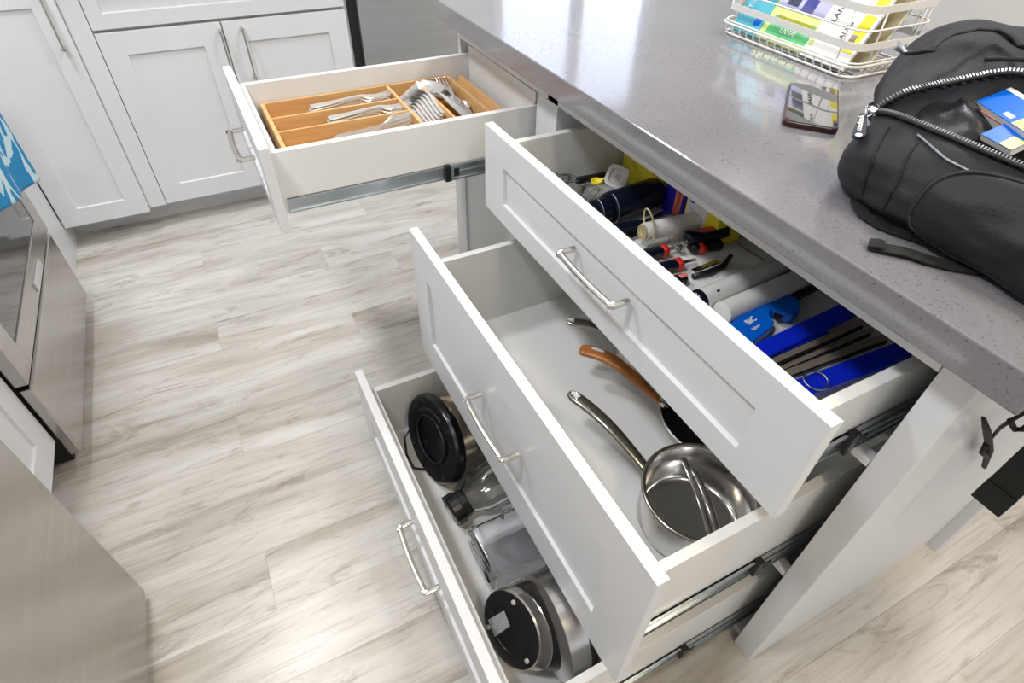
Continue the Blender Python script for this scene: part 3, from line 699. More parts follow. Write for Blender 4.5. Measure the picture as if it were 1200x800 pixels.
# clear square pitcher on its side
pj_ = thing('clear_pitcher', 'square clear plastic pitcher lying on its side between jar and round appliance', 'pitcher', (-.36, .35, .046))
c0 = at(549, 640, 2, .10); c1 = at(575, 692, 2, .10); up_ = Vector((0,0,1))
yy0, yy1 = .292, .418; zz0, zz1 = .047, .150; xx0 = -.425; xx1 = -.20
q = MB()
def rr(x, g, rad=.018):
    out = []
    for cx, cy, a0 in ((yy1-g-rad, zz1-g-rad, 0), (yy0+g+rad, zz1-g-rad, PI/2), (yy0+g+rad, zz0+g+rad, PI), (yy1-g-rad, zz0+g+rad, 1.5*PI)):
        for k in range(6): a = a0 + PI/2*k/5; out.append(Vector((x, cx + rad*math.cos(a), cy + rad*math.sin(a))))
    full = []
    for p_, p2_ in zip(out, out[1:] + out[:1]):
        m_ = max(1, int((p2_-p_).length/.008))
        full += [p_.lerp(p2_, k/m_) for k in range(m_)]
    while len(full) < 64: full.append(full[-1].lerp(out[0], .3))
    return full[:64]
def shear(r, u): return [p + Vector((0, .012*math.sin(p.z*40+u*7), 0)) for p in r]
def crk(r, am):
    return [p + Vector((0, am*NZ(p*38), am*1.3*NZ(p*31 + Vector((3,7,1))))) for p in r]
us = [k/22 for k in range(1, 23)]
rings = [rr(xx0, .006), rr(xx0+.004, .001), rr(xx0+.012, 0)] + [crk(rr(xx0+.012+(xx1-xx0-.012)*u, .002), .004*min(1, u*4)) for u in us]
inner = [crk(rr(xx0+.012+(xx1-xx0-.012)*u, .0045, .015), .004*min(1, u*4)) for u in reversed(us)] + [rr(xx0+.007, .006, .015)]
q.loft(rings + inner, True, False); build(q, 'body', M_clear, pj_, smooth=True)
q = MB(); q.tube([(xx0-.002, yy0+.012, .10), (xx0-.002, yy1-.012, .10)], .0022, 6); q.tube([(xx0-.001,yy0+.012,.146),(xx0-.001,yy1-.012,.146)], .0022, 6); build(q, 'base_rib', M_clear, pj_, smooth=True)
q = MB(); q.tube([(-.35,.40,.153),(-.345,.40,.185),(-.27,.39,.19),(-.24,.39,.155)], .007, 8, flat=.6); build(q, 'handle', M_clear, pj_, smooth=True)

# round appliance on its edge
wp = thing('waffle_maker', 'round appliance on its edge with black underside and wide steel band', 'appliance', (-.38, .17, .046))
c_a, c_b = Vector((-.436,.194,.122)), Vector((-.352,.157,.1495)); 
nA = Vector((math.cos(.43)*math.cos(.2), math.cos(.43)*math.sin(.2), -math.sin(.43))); nB = Vector((.99, -.04, -.08)).normalized()
def ringat(c, n, r, k=64):
    u = Vector((0,0,1)).cross(n).normalized(); v = n.cross(u)
    return [c + u*(r*math.cos(2*PI*i/k)) + v*(r*math.sin(2*PI*i/k)) for i in range(k)]
def mid(t_): return c_a.lerp(c_b, t_), nA.lerp(nB, t_).normalized()
q = MB(); q.loft([ringat(c_a+nA*.004, nA, .001), ringat(c_a+nA*.004, nA, .045), ringat(c_a, nA, .048), ringat(c_a, nA, .070), ringat(c_a+nA*.002, nA, .0745)]); ub = autosmooth(build(q, 'underside', M_black, wp), .5)
q = MB(); q.loft([ringat(c_a+nA*.0022, nA, .0745), ringat(c_a+nA*.006, nA, .0765), ringat(*[mid(.28)[i] for i in (0,1)], .079), ringat(*mid(.38), .076)], cap=False); autosmooth(build(q, 'lower_band', M_appl, wp))
q = MB(); q.loft([ringat(*mid(.33), .077), ringat(*mid(.5), .082), ringat(*mid(.9), .086)]); autosmooth(build(q, 'housing', M_black, wp))
q = MB(); q.loft([ringat(c_b-nB*.028, nB, .094), ringat(c_b-nB*.026, nB, .0985), ringat(c_b+nB*.012, nB, .1005), ringat(c_b+nB*.014, nB, .098)]); autosmooth(build(q, 'steel_band', M_steel, wp))
q = MB(); q.loft([ringat(c_b+nB*.014, nB, .099), ringat(c_b+nB*.018, nB, .1015), ringat(c_b+nB*.022, nB, .099), ringat(c_b+nB*.026, nB, .100), ringat(c_b+nB*.031, nB, .095), ringat(c_b+nB*.05, nB, .085), ringat(c_b+nB*.055, nB, .05)]); autosmooth(build(q, 'lid', M_black, wp))
for a in range(3):
    an = 1.25 + a*2.1; u = Vector((0,0,1)).cross(nA).normalized(); v = nA.cross(u); c = c_a + u*(.062*math.cos(an)) + v*(.062*math.sin(an))
    q = MB(); q.lathe([(0,.0035),(.0045,.003),(.005,-.001)], frame(c, u, -v) , 14); build(q, 'foot', mat('pale_rubber', (.6,.6,.58), .6), wp)
u = Vector((0,0,1)).cross(nA).normalized(); v = nA.cross(u)
lc = c_a - nA*.0008 + v*(-.036)*-1 + u*.02
Ml = frame(lc, -u, v) if False else frame(c_a - nA*.0007, (at(591,716,0,-.44)-at(575,724,0,-.44)), (at(575,724,0,-.44)-at(581,738,0,-.44)))
lp = c_a + (at(583,729,2,.15) - c_a); 
# label plate lies in the underside plane
def onplane(px, py, c=c_a, n=nA):
    d_ = FX*FPX + RX*(px-600) - UX*(py-400); t_ = (c-CAMLOC).dot(n)/d_.dot(n); return CAMLOC + d_*t_
L4 = [onplane(*p) - nA*.0006 for p in ((572,726),(591,715),(598,733),(580,746))]
q = MB(); vs = [q.bm.verts.new(p) for p in L4]; q.bm.faces.new(vs); build(q, 'rating_label', mat('rating_label', (.42,.44,.47), .4, vary=(300,.5,(1,3,1))), wp, solid=.0004)

# ---- top drawer gadgets (floor .665)
F = .666
def gthing(name, label, cat, p): return thing(name, label, cat, (p[0], p[1], F))
# yellow cartons against the drawer back
def carton(name, label, x0, x1, y0, y1, z1, m, group=None):
    t = thing(name, label, 'box', ((x0+x1)/2, (y0+y1)/2, F)); build(MB().box((x0,y0,F), (x1,y1,z1)), 'carton', m, t, bevel=.001); return t
def flat(parent, name, m, pts, x, th=.0004):
    q = MB(); vs = [q.bm.verts.new((x, y, z)) for y, z in pts]; q.bm.faces.new(vs); build(q, name, m, parent, solid=th)
FY = lambda px, py, x: at(px, py, 0, x)
b1 = carton('bag_box', 'tall yellow carton in the far back corner of the gadget drawer', .150, .20, .765, .800, .79, M_yel)
flat(b1, 'green_print', M_lime, [(.769,.69),(.783,.69),(.783,.785),(.769,.785)], .1496)
text('TEX', .02, M_green, b1, Matrix.Translation(-b1.location) @ frame((.1492,.776,.745), (0,0,1), (0,1,0)))
b2 = carton('bag_box', 'yellow sandwich bag carton with orange print behind the navy bottle', .138, .19, .645, .762, .772, M_yel)
text('Sandwich', .022, M_orange, b2, Matrix.Translation(-b2.location) @ frame((.1375,.705,.738), (0,-.94,-.34), (0,-.34,.94)))
text('200', .018, M_orange, b2, Matrix.Translation(-b2.location) @ frame((.1375,.745,.712), (0,-1,-.1), (0,-.1,1)))
b3 = carton('snack_bag_box', 'royal blue carton with a coral panel at the drawer back', .135, .185, .572, .632, .758, M_royal)
flat(b3, 'coral_panel', M_pink, [(.578,.668),(.598,.668),(.600,.752),(.580,.752)], .1346)
text('80', .018, M_pink, b3, Matrix.Translation(-b3.location) @ frame((.1344,.616,.735), (0,-1,0), (0,0,1)))
text('snack', .016, M_dark, b3, Matrix.Translation(-b3.location) @ frame((.1340,.589,.71), (0,0,1), (0,1,0)))
b4 = carton('bag_box', 'yellow and white carton printed with the number 50', .130, .20, .470, .562, .752, M_yel)
flat(b4, 'white_panel', M_white, [(.5585,.700),(.505,.690),(.500,.745),(.53,.748),(.5585,.748)], .1296)
text('50', .022, M_orange, b4, Matrix.Translation(-b4.location) @ frame((.1290,.545,.688), (0,-1,0), (0,0,1)))
q = MB(); q.lathe([(0,.0006),(.009,.0006)], frame((.1295,.546,.735), (0,1,0), (0,0,1)) @ Matrix.Rotation(PI,4,'X'), 20); build(q, 'blue_logo', M_blue, b4, solid=.0004)
text('freezer bags', .009, M_lav, b4, Matrix.Translation(-b4.location) @ frame((.1288,.53,.712), (0,-.98,-.2), (0,-.2,.98)))
# square lid
t = gthing('square_lid', 'white rounded square plastic lid with recessed centre', 'lid', (.09,.75))
c = at(723, 207, 2, .712); nrm = (CAMLOC - c).normalized(); ux_ = Vector((.35,-.94,0)); Ms = frame(c, ux_ - nrm*ux_.dot(nrm), nrm.cross(ux_))
def sq(r, z, e=.5): return [Ms @ Vector((r*math.copysign(abs(math.cos(a))**e, math.cos(a)), r*math.copysign(abs(math.sin(a))**e, math.sin(a)), z)) for a in [2*PI*k/32 for k in range(32)]]
q = MB(); q.loft([sq(.0225,-.012), sq(.024,-.006), sq(.0225,0), sq(.016,0), sq(.0145,-.004), sq(.001,-.004)]); autosmooth(build(q, 'lid', M_glossw, t), .8)
q = MB(); q.tube([Ms @ Vector((.0035*a*math.cos(a*1.6)*.55, .0035*a*math.sin(a*1.6)*.55, -.003)) for a in [k*.35 for k in range(16)]], .0012, 6); build(q, 'spiral', M_glossw, t, smooth=True)
# whisk and clear cups
t = gthing('wire_whisk', 'wire balloon whisk against the far side wall', 'whisk', (-.03,.77))
for k in range(6):
    a = PI*k/6; q = MB(); q.tube([Vector((-.085+.10*(1-math.cos(u*PI))/2*1.0, .775, F+.024)) + Vector((0, math.cos(a), math.sin(a)))*(.021*math.sin(u*PI)) for u in [i/14 for i in range(15)]], .0011, 5); build(q, 'wire', M_chrome, t, smooth=True)
q = MB(); rbar(q, (.01,.775,F+.024), (.10,.78,F+.016), .016, .014); build(q, 'handle', M_black, t, smooth=True)
t = gthing('measuring_spoon', 'yellow plastic measuring spoon beside the whisk', 'spoon', (.05,.79))
c = at(699, 212, 2, .70); q = MB(); q.lathe([(0,-.008),(.010,-.006),(.013,.002),(.0118,.002),(.009,-.004),(0,-.006)], Matrix.Translation(c), 20); q.tube([c+Vector((.012,0,.002)), c+Vector((.07,-.01,.0))], .003, 8, flat=.5); build(q, 'cup', M_yel, t, smooth=True)
for k, (px, py, r) in enumerate(((672,221,.021),(690,226,.018),(655,213,.017))):
    c = at(px, py, 2, F+.012); q = MB(); q.lathe([(0,-.012),(r*.75,-.012),(r,.016),(r+.0015,.017),(r-.002,.015),(r*.7,-.009),(0,-.009)], Matrix.Translation(c) @ Matrix.Rotation(.5, 4, 'Y'), 24)
    one('clear_cup', q, M_clear, ['small clear plastic cup, largest of three by the whisk', 'small clear plastic cup closest to the navy bottle', 'small clear plastic cup nearest the drawer front'][k], 'cup', smooth=True)
# navy bottle
def cyl(q, a, b, prof, n=32):
    a, b = Vector(a), Vector(b); M = disc_stack(None, a, b-a); L = (b-a).length; return q.lathe([(r, z*L) for r, z in prof], M, n)
t = gthing('navy_bottle', 'dark navy cylindrical grinder lying across the drawer', 'bottle', (.05,.64))
q = MB(); cyl(q, (.0,.640,F+.031), (.13,.652,F+.031), [(0,0),(.029,0),(.031,.03),(.031,.97),(.028,1),(0,1)]); autosmooth(build(q, 'body', M_navy, t), .6)
q = MB(); cyl(q, (-.055,.636,F+.027), (-.001,.640,F+.030), [(0,0),(.022,0),(.026,.1),(.027,.9),(.024,1),(0,1)]); autosmooth(build(q, 'cap', M_navy, t), .6)
for xr in (-.030, .003):
    q = MB(); q.tube([(xr+.002, .639+.031*math.cos(a)*(.9 if xr<0 else 1.01), F+.030+.031*math.sin(a)*(.9 if xr<0 else 1.01)) for a in [2*PI*k/32 for k in range(32)]], .001, 6, closed=True); build(q, 'ring', M_zinc, t, smooth=True)
t = gthing('kitchen_tool', 'navy handled steel tool lying between navy grinder and gold ring', 'tool', (.02,.585))
q = MB(); rbar(q, (-.08,.600,F+.010), (.055,.585,F+.010), .022, .018); build(q, 'handle', M_navy, t, smooth=True)
q = MB(); bar(q, (.055,.585,F+.012), (.125,.600,F+.014), .012, .002); build(q, 'shaft', M_chrome, t)
t = gthing('spatula', 'flat steel spatula blade beside the navy tool', 'spatula', (.03,.56))
q = MB(); bar(q, (-.04,.567,F+.003), (.06,.572,F+.003), .018, .0015); build(q, 'blade', M_chrome, t)
q = MB(); rbar(q, (.06,.572,F+.006), (.125,.582,F+.010), .014, .012); build(q, 'handle', M_glossw, t, smooth=True)
# white/gold tool with ring
t = gthing('basting_brush', 'white tube with brass end cap and large gold ring', 'tube', (.09,.53))
a_ = at(754,272,2,F+.034); b_ = at(828,256,2,F+.030)
q = MB(); cyl(q, a_, b_, [(0,0),(.0165,0),(.0175,.03),(.0185,.5),(.0175,.97),(.014,1),(0,1)]); autosmooth(build(q, 'tube', M_glossw, t), .6)
dz = (b_-a_).normalized(); q = MB(); cyl(q, a_-dz*.004, a_+dz*.004, [(0,.3),(.006,.3),(.007,0),(.0145,0),(.0155,.4),(.0155,1)], 24); autosmooth(build(q, 'end_cap', M_gold, t))
q = MB(); rc = at(761, 263, 2, F+.052); e1 = Vector((.10,.95,-.1)).normalized(); e2 = Vector((-.25,.1,.96)).normalized()
q.tube([rc + e1*(.0155*math.cos(a)) *1.15+ e2*(.034*math.sin(a)) for a in [2*PI*k/28 for k in range(28)]], .0018, 8, closed=True); build(q, 'hanging_ring', M_gold, t, smooth=True)
# garlic press
t = gthing('can_opener', 'navy handled can opener with red oval badge', 'can opener', (.12,.49))
a_ = at(803,279,2,F+.032); b_ = at(853,270,2,F+.032)
q = MB(); rbar(q, a_, b_, .026, .022, taper=.95); build(q, 'handle', M_navy, t, smooth=True)
dd = (b_-a_).normalized(); sd = Vector((-dd.y, dd.x, 0)); mc = a_.lerp(b_, .5) + Vector((-.003,0,.0112)) + sd*.0
q = MB(); q.prism([(.020*math.copysign(abs(math.cos(a))**.6, math.cos(a)), .0055*math.sin(a)) for a in [2*PI*k/24 for k in range(24)]], .0008, frame(mc - Vector((0,0,.0006)), dd, sd)); bd = build(q, 'badge', M_red, t)
q = MB(); rbar(q, at(808,290,2,F+.016), at(845,286,2,F+.012), .024, .018); build(q, 'lower_handle', M_black, t, smooth=True)
q = MB(); cyl(q, at(818,293,2,F+.008), at(826,286,2,F+.022), [(0,0),(.011,0),(.0125,.3),(.0125,.8),(.009,1),(0,1)]); build(q, 'turning_knob', M_red, t, smooth=True)
q = MB(); bar(q, at(784,280,2,F+.016), at(799,294,2,F+.016), .004, .002); bar(q, at(788,278,2,F+.018), at(801,291,2,F+.018), .0025, .002); build(q, 'jaw', M_chrome, t)
# three navy handles with red ends
labs = ['navy and red tool handle farthest from the peeler', 'navy and red tool handle, middle one of three', 'navy and red tool handle attached beside the peeler']
for k, (a, b_) in enumerate((((742,302),(780,293)), ((760,318),(797,309)), ((772,335),(806,326)))):
    t = gthing('tool_handle', labs[k], 'tool', (0,0)); t['group'] = 'navy kitchen tools with red ends'
    A2 = at(*a,2,F+.014); B2 = at(*b_,2,F+.014); dd = (B2-A2).normalized(); A2 = A2 - dd*.03
    q = MB(); rbar(q, A2, B2 - dd*.004, .021, .019); build(q, 'handle', M_navy, t, smooth=True)
    if k < 2:
        q = MB(); rbar(q, B2 - dd*.010, B2+dd*.003, .0225, .0205); build(q, 'end_cap', M_red, t, smooth=True)
        q = MB(); bar(q, B2, B2 + dd*.035, .008, .0015); build(q, 'shank', M_chrome, t)
    else:
        q = MB(); rbar(q, B2 - dd*.02 + Vector((0,0,.006)), B2 - dd*.004+ Vector((0,0,.006)), .010, .010); build(q, 'inlay', M_pink, t, smooth=True)
t = gthing('vegetable_peeler', 'black vegetable peeler with a long steel blade', 'peeler', (.06,.42))
q = MB(); a_ = at(812,324,2,F+.01); b_ = at(846,311,2,F+.01); c_ = at(857,299,2,F+.02)
q.tube([a_, a_.lerp(b_,.5)+Vector((0,-.004,0)), b_+Vector((0,-.003,0)), c_], [.005,.006,.006,.004], 10); build(q, 'frame', M_black, t, smooth=True)
q = MB(); bar(q, at(812,318,2,F+.018), at(842,306,2,F+.018), .011, .0015); build(q, 'blade', M_chrome, t)
q = MB(); bar(q, at(814,319,2,F+.020), at(840,308.5,2,F+.020), .0015, .001); build(q, 'slot', M_blackm, t)
# white tubes
for k, (a, b_, r) in enumerate((((823,351),(922,309),.0200), ((850,365),(950,322),.0190))):
    A2 = at(*a,2,F+r+.001); B2 = at(*b_,2,F+r+.001); dd = (B2-A2).normalized(); A2 -= dd*.01
    t = gthing('white_tube', ['white cylindrical tube with a dark hole beside the peeler', 'white cylindrical tube beside the blue hooked handle'][k], 'tube', (A2.x, A2.y))
    q = MB(); cyl(q, A2, B2, [(0,.0),(r*.8,.0),(r,.01),(r,.98),(r*.85,1),(0,1)]); autosmooth(build(q, 'tube', M_glossw, t), .6)
    if k == 0:
        cc_ = at(840,338,2,F+2*r); q = MB(); q.lathe([(0,.0008),(.0055,.0005),(.0065,-.002)], frame(cc_+Vector((0,0,-.0014)), dd, Vector((-dd.y,dd.x,0))), 18); build(q, 'button', M_navy, t)
        q = MB(); cyl(q, A2 - dd*.012, A2+dd*.004, [(0,0),(r*.9,0),(r*1.03,.2),(r*1.03,1)]); autosmooth(build(q, 'end_cap', M_navy, t))
# crumpled white liner sheets under the tools
q = MB(); q.grid(lambda u, v: Vector((.0+.19*u, .37+.10*v, F+.0015+.004*abs(math.sin(u*7+v*3))*abs(math.sin(v*5)))), 24, 14); one('paper_sheet', q, M_page, 'crumpled white sheet lying under the peeler and can opener', 'paper', smooth=True, solid=.0006)
# blue hooked lighter handle
t = gthing('gas_lighter', 'bright blue hooked handle with white print and black shaft', 'lighter', (.05,.25))
op = [(852,381),(868,368),(888,357),(905,348),(922,344.5),(933,347),(939,355),(937,364),(930,370),(921,368),(912,365),(905,362),(902.5,365),(903,370),(908,377),(904,384),(896,390),(888,396),(880,403),(870,412)]
zt = F+.020; M0 = Matrix.Translation((0,0,zt-.017))
q = MB(); q.prism([(at(x,y,2,zt).x, at(x,y,2,zt).y) for x, y in op], .017, M0); build(q, 'grip', M_blue, t, bevel=.003)
Mt = frame(at(880,375,2,zt+.0003), at(890,368,2,zt)-at(872,380,2,zt), at(878,371,2,zt)-at(884,380,2,zt))
Mt.translation = at(880,375.5,2,zt+.0006); tx = text('BIC', .0150, M_white, t, Matrix.Translation(-t.location) @ Mt, bold=.0004)
Mt2 = Mt.copy(); Mt2.translation = at(886,383,2,zt+.0006); text('lighter', .0080, M_white, t, Matrix.Translation(-t.location) @ Mt2)
q = MB(); a_ = at(930,351,2,F+.012); b_ = at(960,336,2,F+.012); bar(q, a_, b_, .012, .009); build(q, 'shaft', M_black, t, bevel=.001)
q = MB(); a_ = at(906,366,2,F+.008); b_ = at(913,376,2,F+.008); bar(q, a_, b_, .008, .008); build(q, 'trigger', M_black, t, bevel=.001)
q = MB(); a_ = at(880,358,2,F+.016); bar(q, a_, a_+Vector((.006,.003,0)), .006, .005); build(q, 'lock_tab', M_black, t)
# knives and sheaths
def sheath(label, a, b_, w_, m, zc, h=.010):
    A2 = at(*a,2,zc); B2 = at(*b_,2,zc); t = gthing('knife_sheath', label, 'knife sheath', (A2.x, A2.y))
    dd = (B2-A2).normalized(); q = MB(); bar(q, A2-dd*.06-Vector((0,0,h)), B2-Vector((0,0,h)), w_, h); build(q, 'sheath', m, t, bevel=.002); return t, A2, B2, dd
t, *_ = sheath('wide blue knife sheath beside the hooked blue handle', (896,408), (1003,357), .030, M_blue2, F+.024)
t, A2, B2, dd = sheath('blue knife sheath with steel ring nearest the drawer side', (944,452), (1060,408), .031, M_blue2, F+.026)
q = MB(); rc = at(956,446,2,F+.029); q.tube([rc + Vector((.0185*math.cos(a), .016*math.sin(a), .001+.002*math.sin(a))) for a in [2*PI*k/28 for k in range(28)]], .0015, 8, closed=True); build(q, 'ring', M_zinc, t, smooth=True)
M_kn = mat('knife_steel', (.40,.34,.27), .35, .6, vary=(8,.1,U1))
for k, (a, b_, w_, zc, lb) in enumerate((((914,420),(1012,377),.010,F+.016,'narrow steel knife next to the wide blue sheath'), ((922,429),(1022,386),.008,F+.010,'dark steel knife between the two brighter blades'), ((932,434),(1040,394),.012,F+.018,'steel knife next to the blue sheath with the ring'))):
    A2 = at(*a,2,zc); B2 = at(*b_,2,zc); dd = (B2-A2).normalized(); t = gthing('kitchen_knife', lb, 'knife', (A2.x, A2.y)); t['group'] = 'knives between the blue sheaths'
    q = MB(); bar(q, A2-dd*.05, B2, w_, .002); build(q, 'blade', M_kn, t, bevel=.0004)
    q = MB(); sd = Vector((-dd.y, dd.x, 0)); bar(q, A2-dd*.05-sd*(w_/2+.001)-Vector((0,0,.006)), B2-dd*.01-sd*(w_/2+.001)-Vector((0,0,.006)), .003, .006); build(q, 'spine', M_black, t)
for k, (a, b_) in enumerate((((910,416),(968,391)), ((940,437),(1000,412)))):
    A2 = at(*a,2,F+.012); B2 = at(*b_,2,F+.012); q = MB(); bar(q, A2-(B2-A2).normalized()*.05, B2, .007, .006)
    one('blade_guard', q, M_blue2, ['thin blue blade guard beside the wide blue sheath', 'thin blue blade guard beside the ringed sheath'][k], 'blade guard', bevel=.001)

# ================================================================== COUNTER
ph = thing('smartphone', 'black smartphone lying face up on the counter between basket and bag', 'phone', (.25,.47,CT))
c4 = [at(*p,2,CT+.009) for p in ((930,97),(990,104),(975,152),(913,139))]
cen = sum(c4, Vector())/4; ex = ((c4[1]+c4[2])-(c4[0]+c4[3])).normalized(); ey = ((c4[0]+c4[1])-(c4[2]+c4[3])); ey = (ey - ex*ey.dot(ex)).normalized()
W_, H_ = .074, .150
W_ = ((c4[1]-c4[0]).length + (c4[2]-c4[3]).length)/2*1.0; H_ = ((c4[0]-c4[3]).length + (c4[1]-c4[2]).length)/2
def rrect(w, h, r, n=8):
    out = []
    for cx, cy, a0 in ((w/2-r, h/2-r, 0), (-w/2+r, h/2-r, PI/2), (-w/2+r, -h/2+r, PI), (w/2-r, -h/2+r, 1.5*PI)):
        for k in range(n): a = a0 + PI/2*k/(n-1); out.append((cx+r*math.cos(a), cy+r*math.sin(a)))
    return out
Mp = frame(Vector((cen.x, cen.y, CT+.0005)), ex, ey)
q = MB(); q.prism(rrect(W_, H_, .012), .008, Mp); build(q, 'case', mat('dark_brown_case', (.035,.012,.010), .35), ph, bevel=.0012)
q = MB(); q.prism(rrect(W_-.006, H_-.006, .010), .0008, Mp @ Matrix.Translation((0,0,.0082))); build(q, 'screen', mat('phone_glass', (.01,.01,.012), .03, spec=1.0, coat=1), ph)

# wire basket
bk = thing('wire_basket', 'white coated wire basket holding travel brochures on the counter', 'basket', (.55,.71,CT))
bx0, bx1, by0, by1 = .440, .640, .540, .885
def ringrect(z, g=0, r=.03, n=6):
    out = []
    for cx, cy, a0 in ((bx1+g-r, by1+g-r, 0), (bx0-g+r, by1+g-r, PI/2), (bx0-g+r, by0-g+r, PI), (bx1+g-r, by0-g+r, 1.5*PI)):
        for k in range(n): a = a0 + PI/2*k/(n-1); out.append(Vector((cx+r*math.cos(a), cy+r*math.sin(a), z)))
    return out
q = MB(); q.tube(ringrect(CT+.003), .0024, 8, closed=True); build(q, 'base_wire', M_wirew, bk, smooth=True)
q = MB(); q.tube(ringrect(.937, .006), .0026, 8, closed=True); build(q, 'ring_wire', M_wirew, bk, smooth=True)
q = MB(); q.tube(ringrect(.942, .003), .0018, 8, closed=True); build(q, 'ring_wire', M_wirew, bk, smooth=True)
for z, z2 in ((.963,.976),(1.025,1.038)):
    a, c = ringrect(z, .002, n=8), ringrect(z2, .002, n=8); a2, c2 = ringrect(z, .0005, n=8), ringrect(z2, .0005, n=8)
    q = MB(); q.loft([a, c, c2, a2], closed=True) if 0 else None
    n = len(a)
    for A3, B3 in ((a, c), (c, c2), (c2, a2), (a2, a)):
        va = [q.bm.verts.new(p) for p in A3]; vb = [q.bm.verts.new(p) for p in B3]
        for i in range(n): q.bm.faces.new((va[i], va[(i+1)%n], vb[(i+1)%n], vb[i]))
    bmesh.ops.remove_doubles(q.bm, verts=q.bm.verts, dist=1e-6)
    build(q, 'band', M_wirew, bk)
q = MB(); q.tube(ringrect(.997, .001), .0018, 8, closed=True); build(q, 'ring_wire', M_wirew, bk, smooth=True)
for k in range(16):
    y = by0 + .018 + k*(by1-by0-.036)/15; q = MB(); q.tube([(bx0+.004, y, CT+.003), (bx0-.004, y, .925), (bx0-.006, y, .937)], .0014, 6); build(q, 'wire', M_wirew, bk, smooth=True)
for k in range(9):
    x = bx0 + .02 + k*(bx1-bx0-.04)/8; q = MB(); q.tube([(x, by0+.004, CT+.003), (x+.006, by0-.005, .928), (x+.012, by0-.006, .937)], .0014, 6); q.tube([(x, by0-.006, .937), (x+.006, by0-.005, .928), (x+.012, by0+.004, CT+.003)], .0014, 6); build(q, 'wire', M_wirew, bk, smooth=True)
    q = MB(); q.tube([(x, by0, CT+.003), (x, by1, CT+.003)], .0012, 6); build(q, 'floor_wire', M_wirew, bk, smooth=True)
for x, y in ((bx0, by0+.035), (bx0, by1-.035), (bx0+.045, by0), (bx1-.03, by0), (bx1-.045, by0), (bx0+.045, by1), (bx1, by0+.035), (bx1, by1-.04), (bx1, (by0+by1)/2)):
    q = MB(); q.tube([(x, y, .937), (x, y, 1.03)], .0018, 6); build(q, 'upright', M_wirew, bk, smooth=True)
# books: leaning back, bottom on basket floor
lean = math.radians(58)
LV = Vector((math.cos(lean), 0, math.sin(lean))); LN = Vector((-math.sin(lean), 0, math.cos(lean)))   # up along cover, outward normal
def book(name, label, y0, y1, h, th, base, m, cat='brochure'):
    """cover faces LN; base = distance of the cover foot along +x from the basket front"""
    t = thing(name, label, cat, (bx0+base, (y0+y1)/2, CT+.006)); o = Vector((bx0+base, 0, CT+.008+th*math.cos(lean)))
    Mx = frame(o + Vector((0, y1, 0)), (0,-1,0), LV)       # x: right along -y, y: up the cover, z: outward
    if Mx.col[2].to_3d().dot(LN) < 0: print('flip')
    W2 = y1-y0
    build(MB().box((0,0,-th), (W2,h,-th+.0006), Mx), 'back_cover', m, t)
    build(MB().box((.001,.001,-th+.0006), (W2-.001,h-.001,-.0006), Mx), 'pages', M_page, t)
    build(MB().box((0,0,-.0006), (W2,h,0), Mx), 'cover', m, t)
    def patch(x0, x1, ya, yb, mm, nm='print'):
        q = MB(); q.box((x0, ya, 0), (x1, yb, .0003), Mx); build(q, nm, mm, t)
    def txt(s_, size, x, y, mm, vert=True):
        Mt = Mx @ Matrix.Translation((x, y, .0005)) @ (Matrix.Rotation(PI/2, 4, 'Z') if vert else Matrix.Identity(4))
        text(s_, size, mm, t, Matrix.Translation(-t.location) @ Mt)
    return t, patch, txt
t, pa, tx_ = book('travel_guide', 'teal brochure at the left end of the wire basket', .792, .868, .23, .006, .010, M_teal)
tx_('Travel Guide', .014, .018, .085, M_white); tx_('islands', .011, .036, .085, M_white); pa(.050,.068,.02,.045, M_blue)
t, pa, tx_ = book('travel_magazine', 'lime edged magazine with ocean and palm photographs', .655, .800, .235, .008, .012, M_lime, 'magazine')
pa(.022,.130,.012,.052, M_green, 'photo'); pa(.03,.125,.042,.052, M_yel); text('LANAI', .014, M_white, t, Matrix.Translation(-t.location) @ frame(Vector((bx0+.012,0,CT+.008+.008*math.cos(lean))) + Vector((0,.725,0)) + LV*.026 + LN*.0006, (0,-1,0), LV))
pa(.012,.138,.066,.150, M_lav, 'photo'); pa(.07,.10,.070,.10, M_blue2, 'photo'); pa(.10,.135,.10,.148, M_landscape, 'photo'); pa(.03,.06,.075,.12, M_landscape, 'photo'); pa(.02,.138,.155,.232, M_landscape, 'photo'); pa(.06,.10,.16,.20, M_orange)
t, pa, tx_ = book('travel_magazine', 'magazine with dark coastline photograph behind the white brochures', .600, .720, .250, .006, .030, M_landscape, 'magazine')
pa(.0,.12,.0,.012, M_white); pa(.02,.10,.20,.235, M_orange)
t, pa, tx_ = book('island_brochure', 'white brochure lettered LANAI in the basket', .622, .668, .215, .005, .010, M_white)
tx_('LANAI', .017, .022, .095, M_dark); tx_('KAUAI', .012, .022, .165, M_dark); pa(.004,.012,.02,.05, M_lime)
t, pa, tx_ = book('island_brochure', 'white brochure lettered KAUAI next to the map', .588, .626, .205, .005, .009, M_white)
tx_('KAUAI', .015, .019, .06, M_dark); pa(.028,.036,.10,.14, M_lav)
t, pa, tx_ = book('folded_map', 'yellow and blue folded map at the right side of the basket', .560, .594, .22, .006, .008, M_white, 'map')
pa(.004,.028,.03,.10, M_yel); pa(.004,.018,.045,.062, M_lav); pa(.006,.030,.115,.205, M_yel); pa(.01,.022,.13,.15, M_blue2); pa(.012,.03,.17,.185, M_blue2)
t, pa, tx_ = book('paper_envelope', 'brown paper envelope at the right end behind the map', .546, .640, .225, .010, .052, M_kraft, 'envelope')

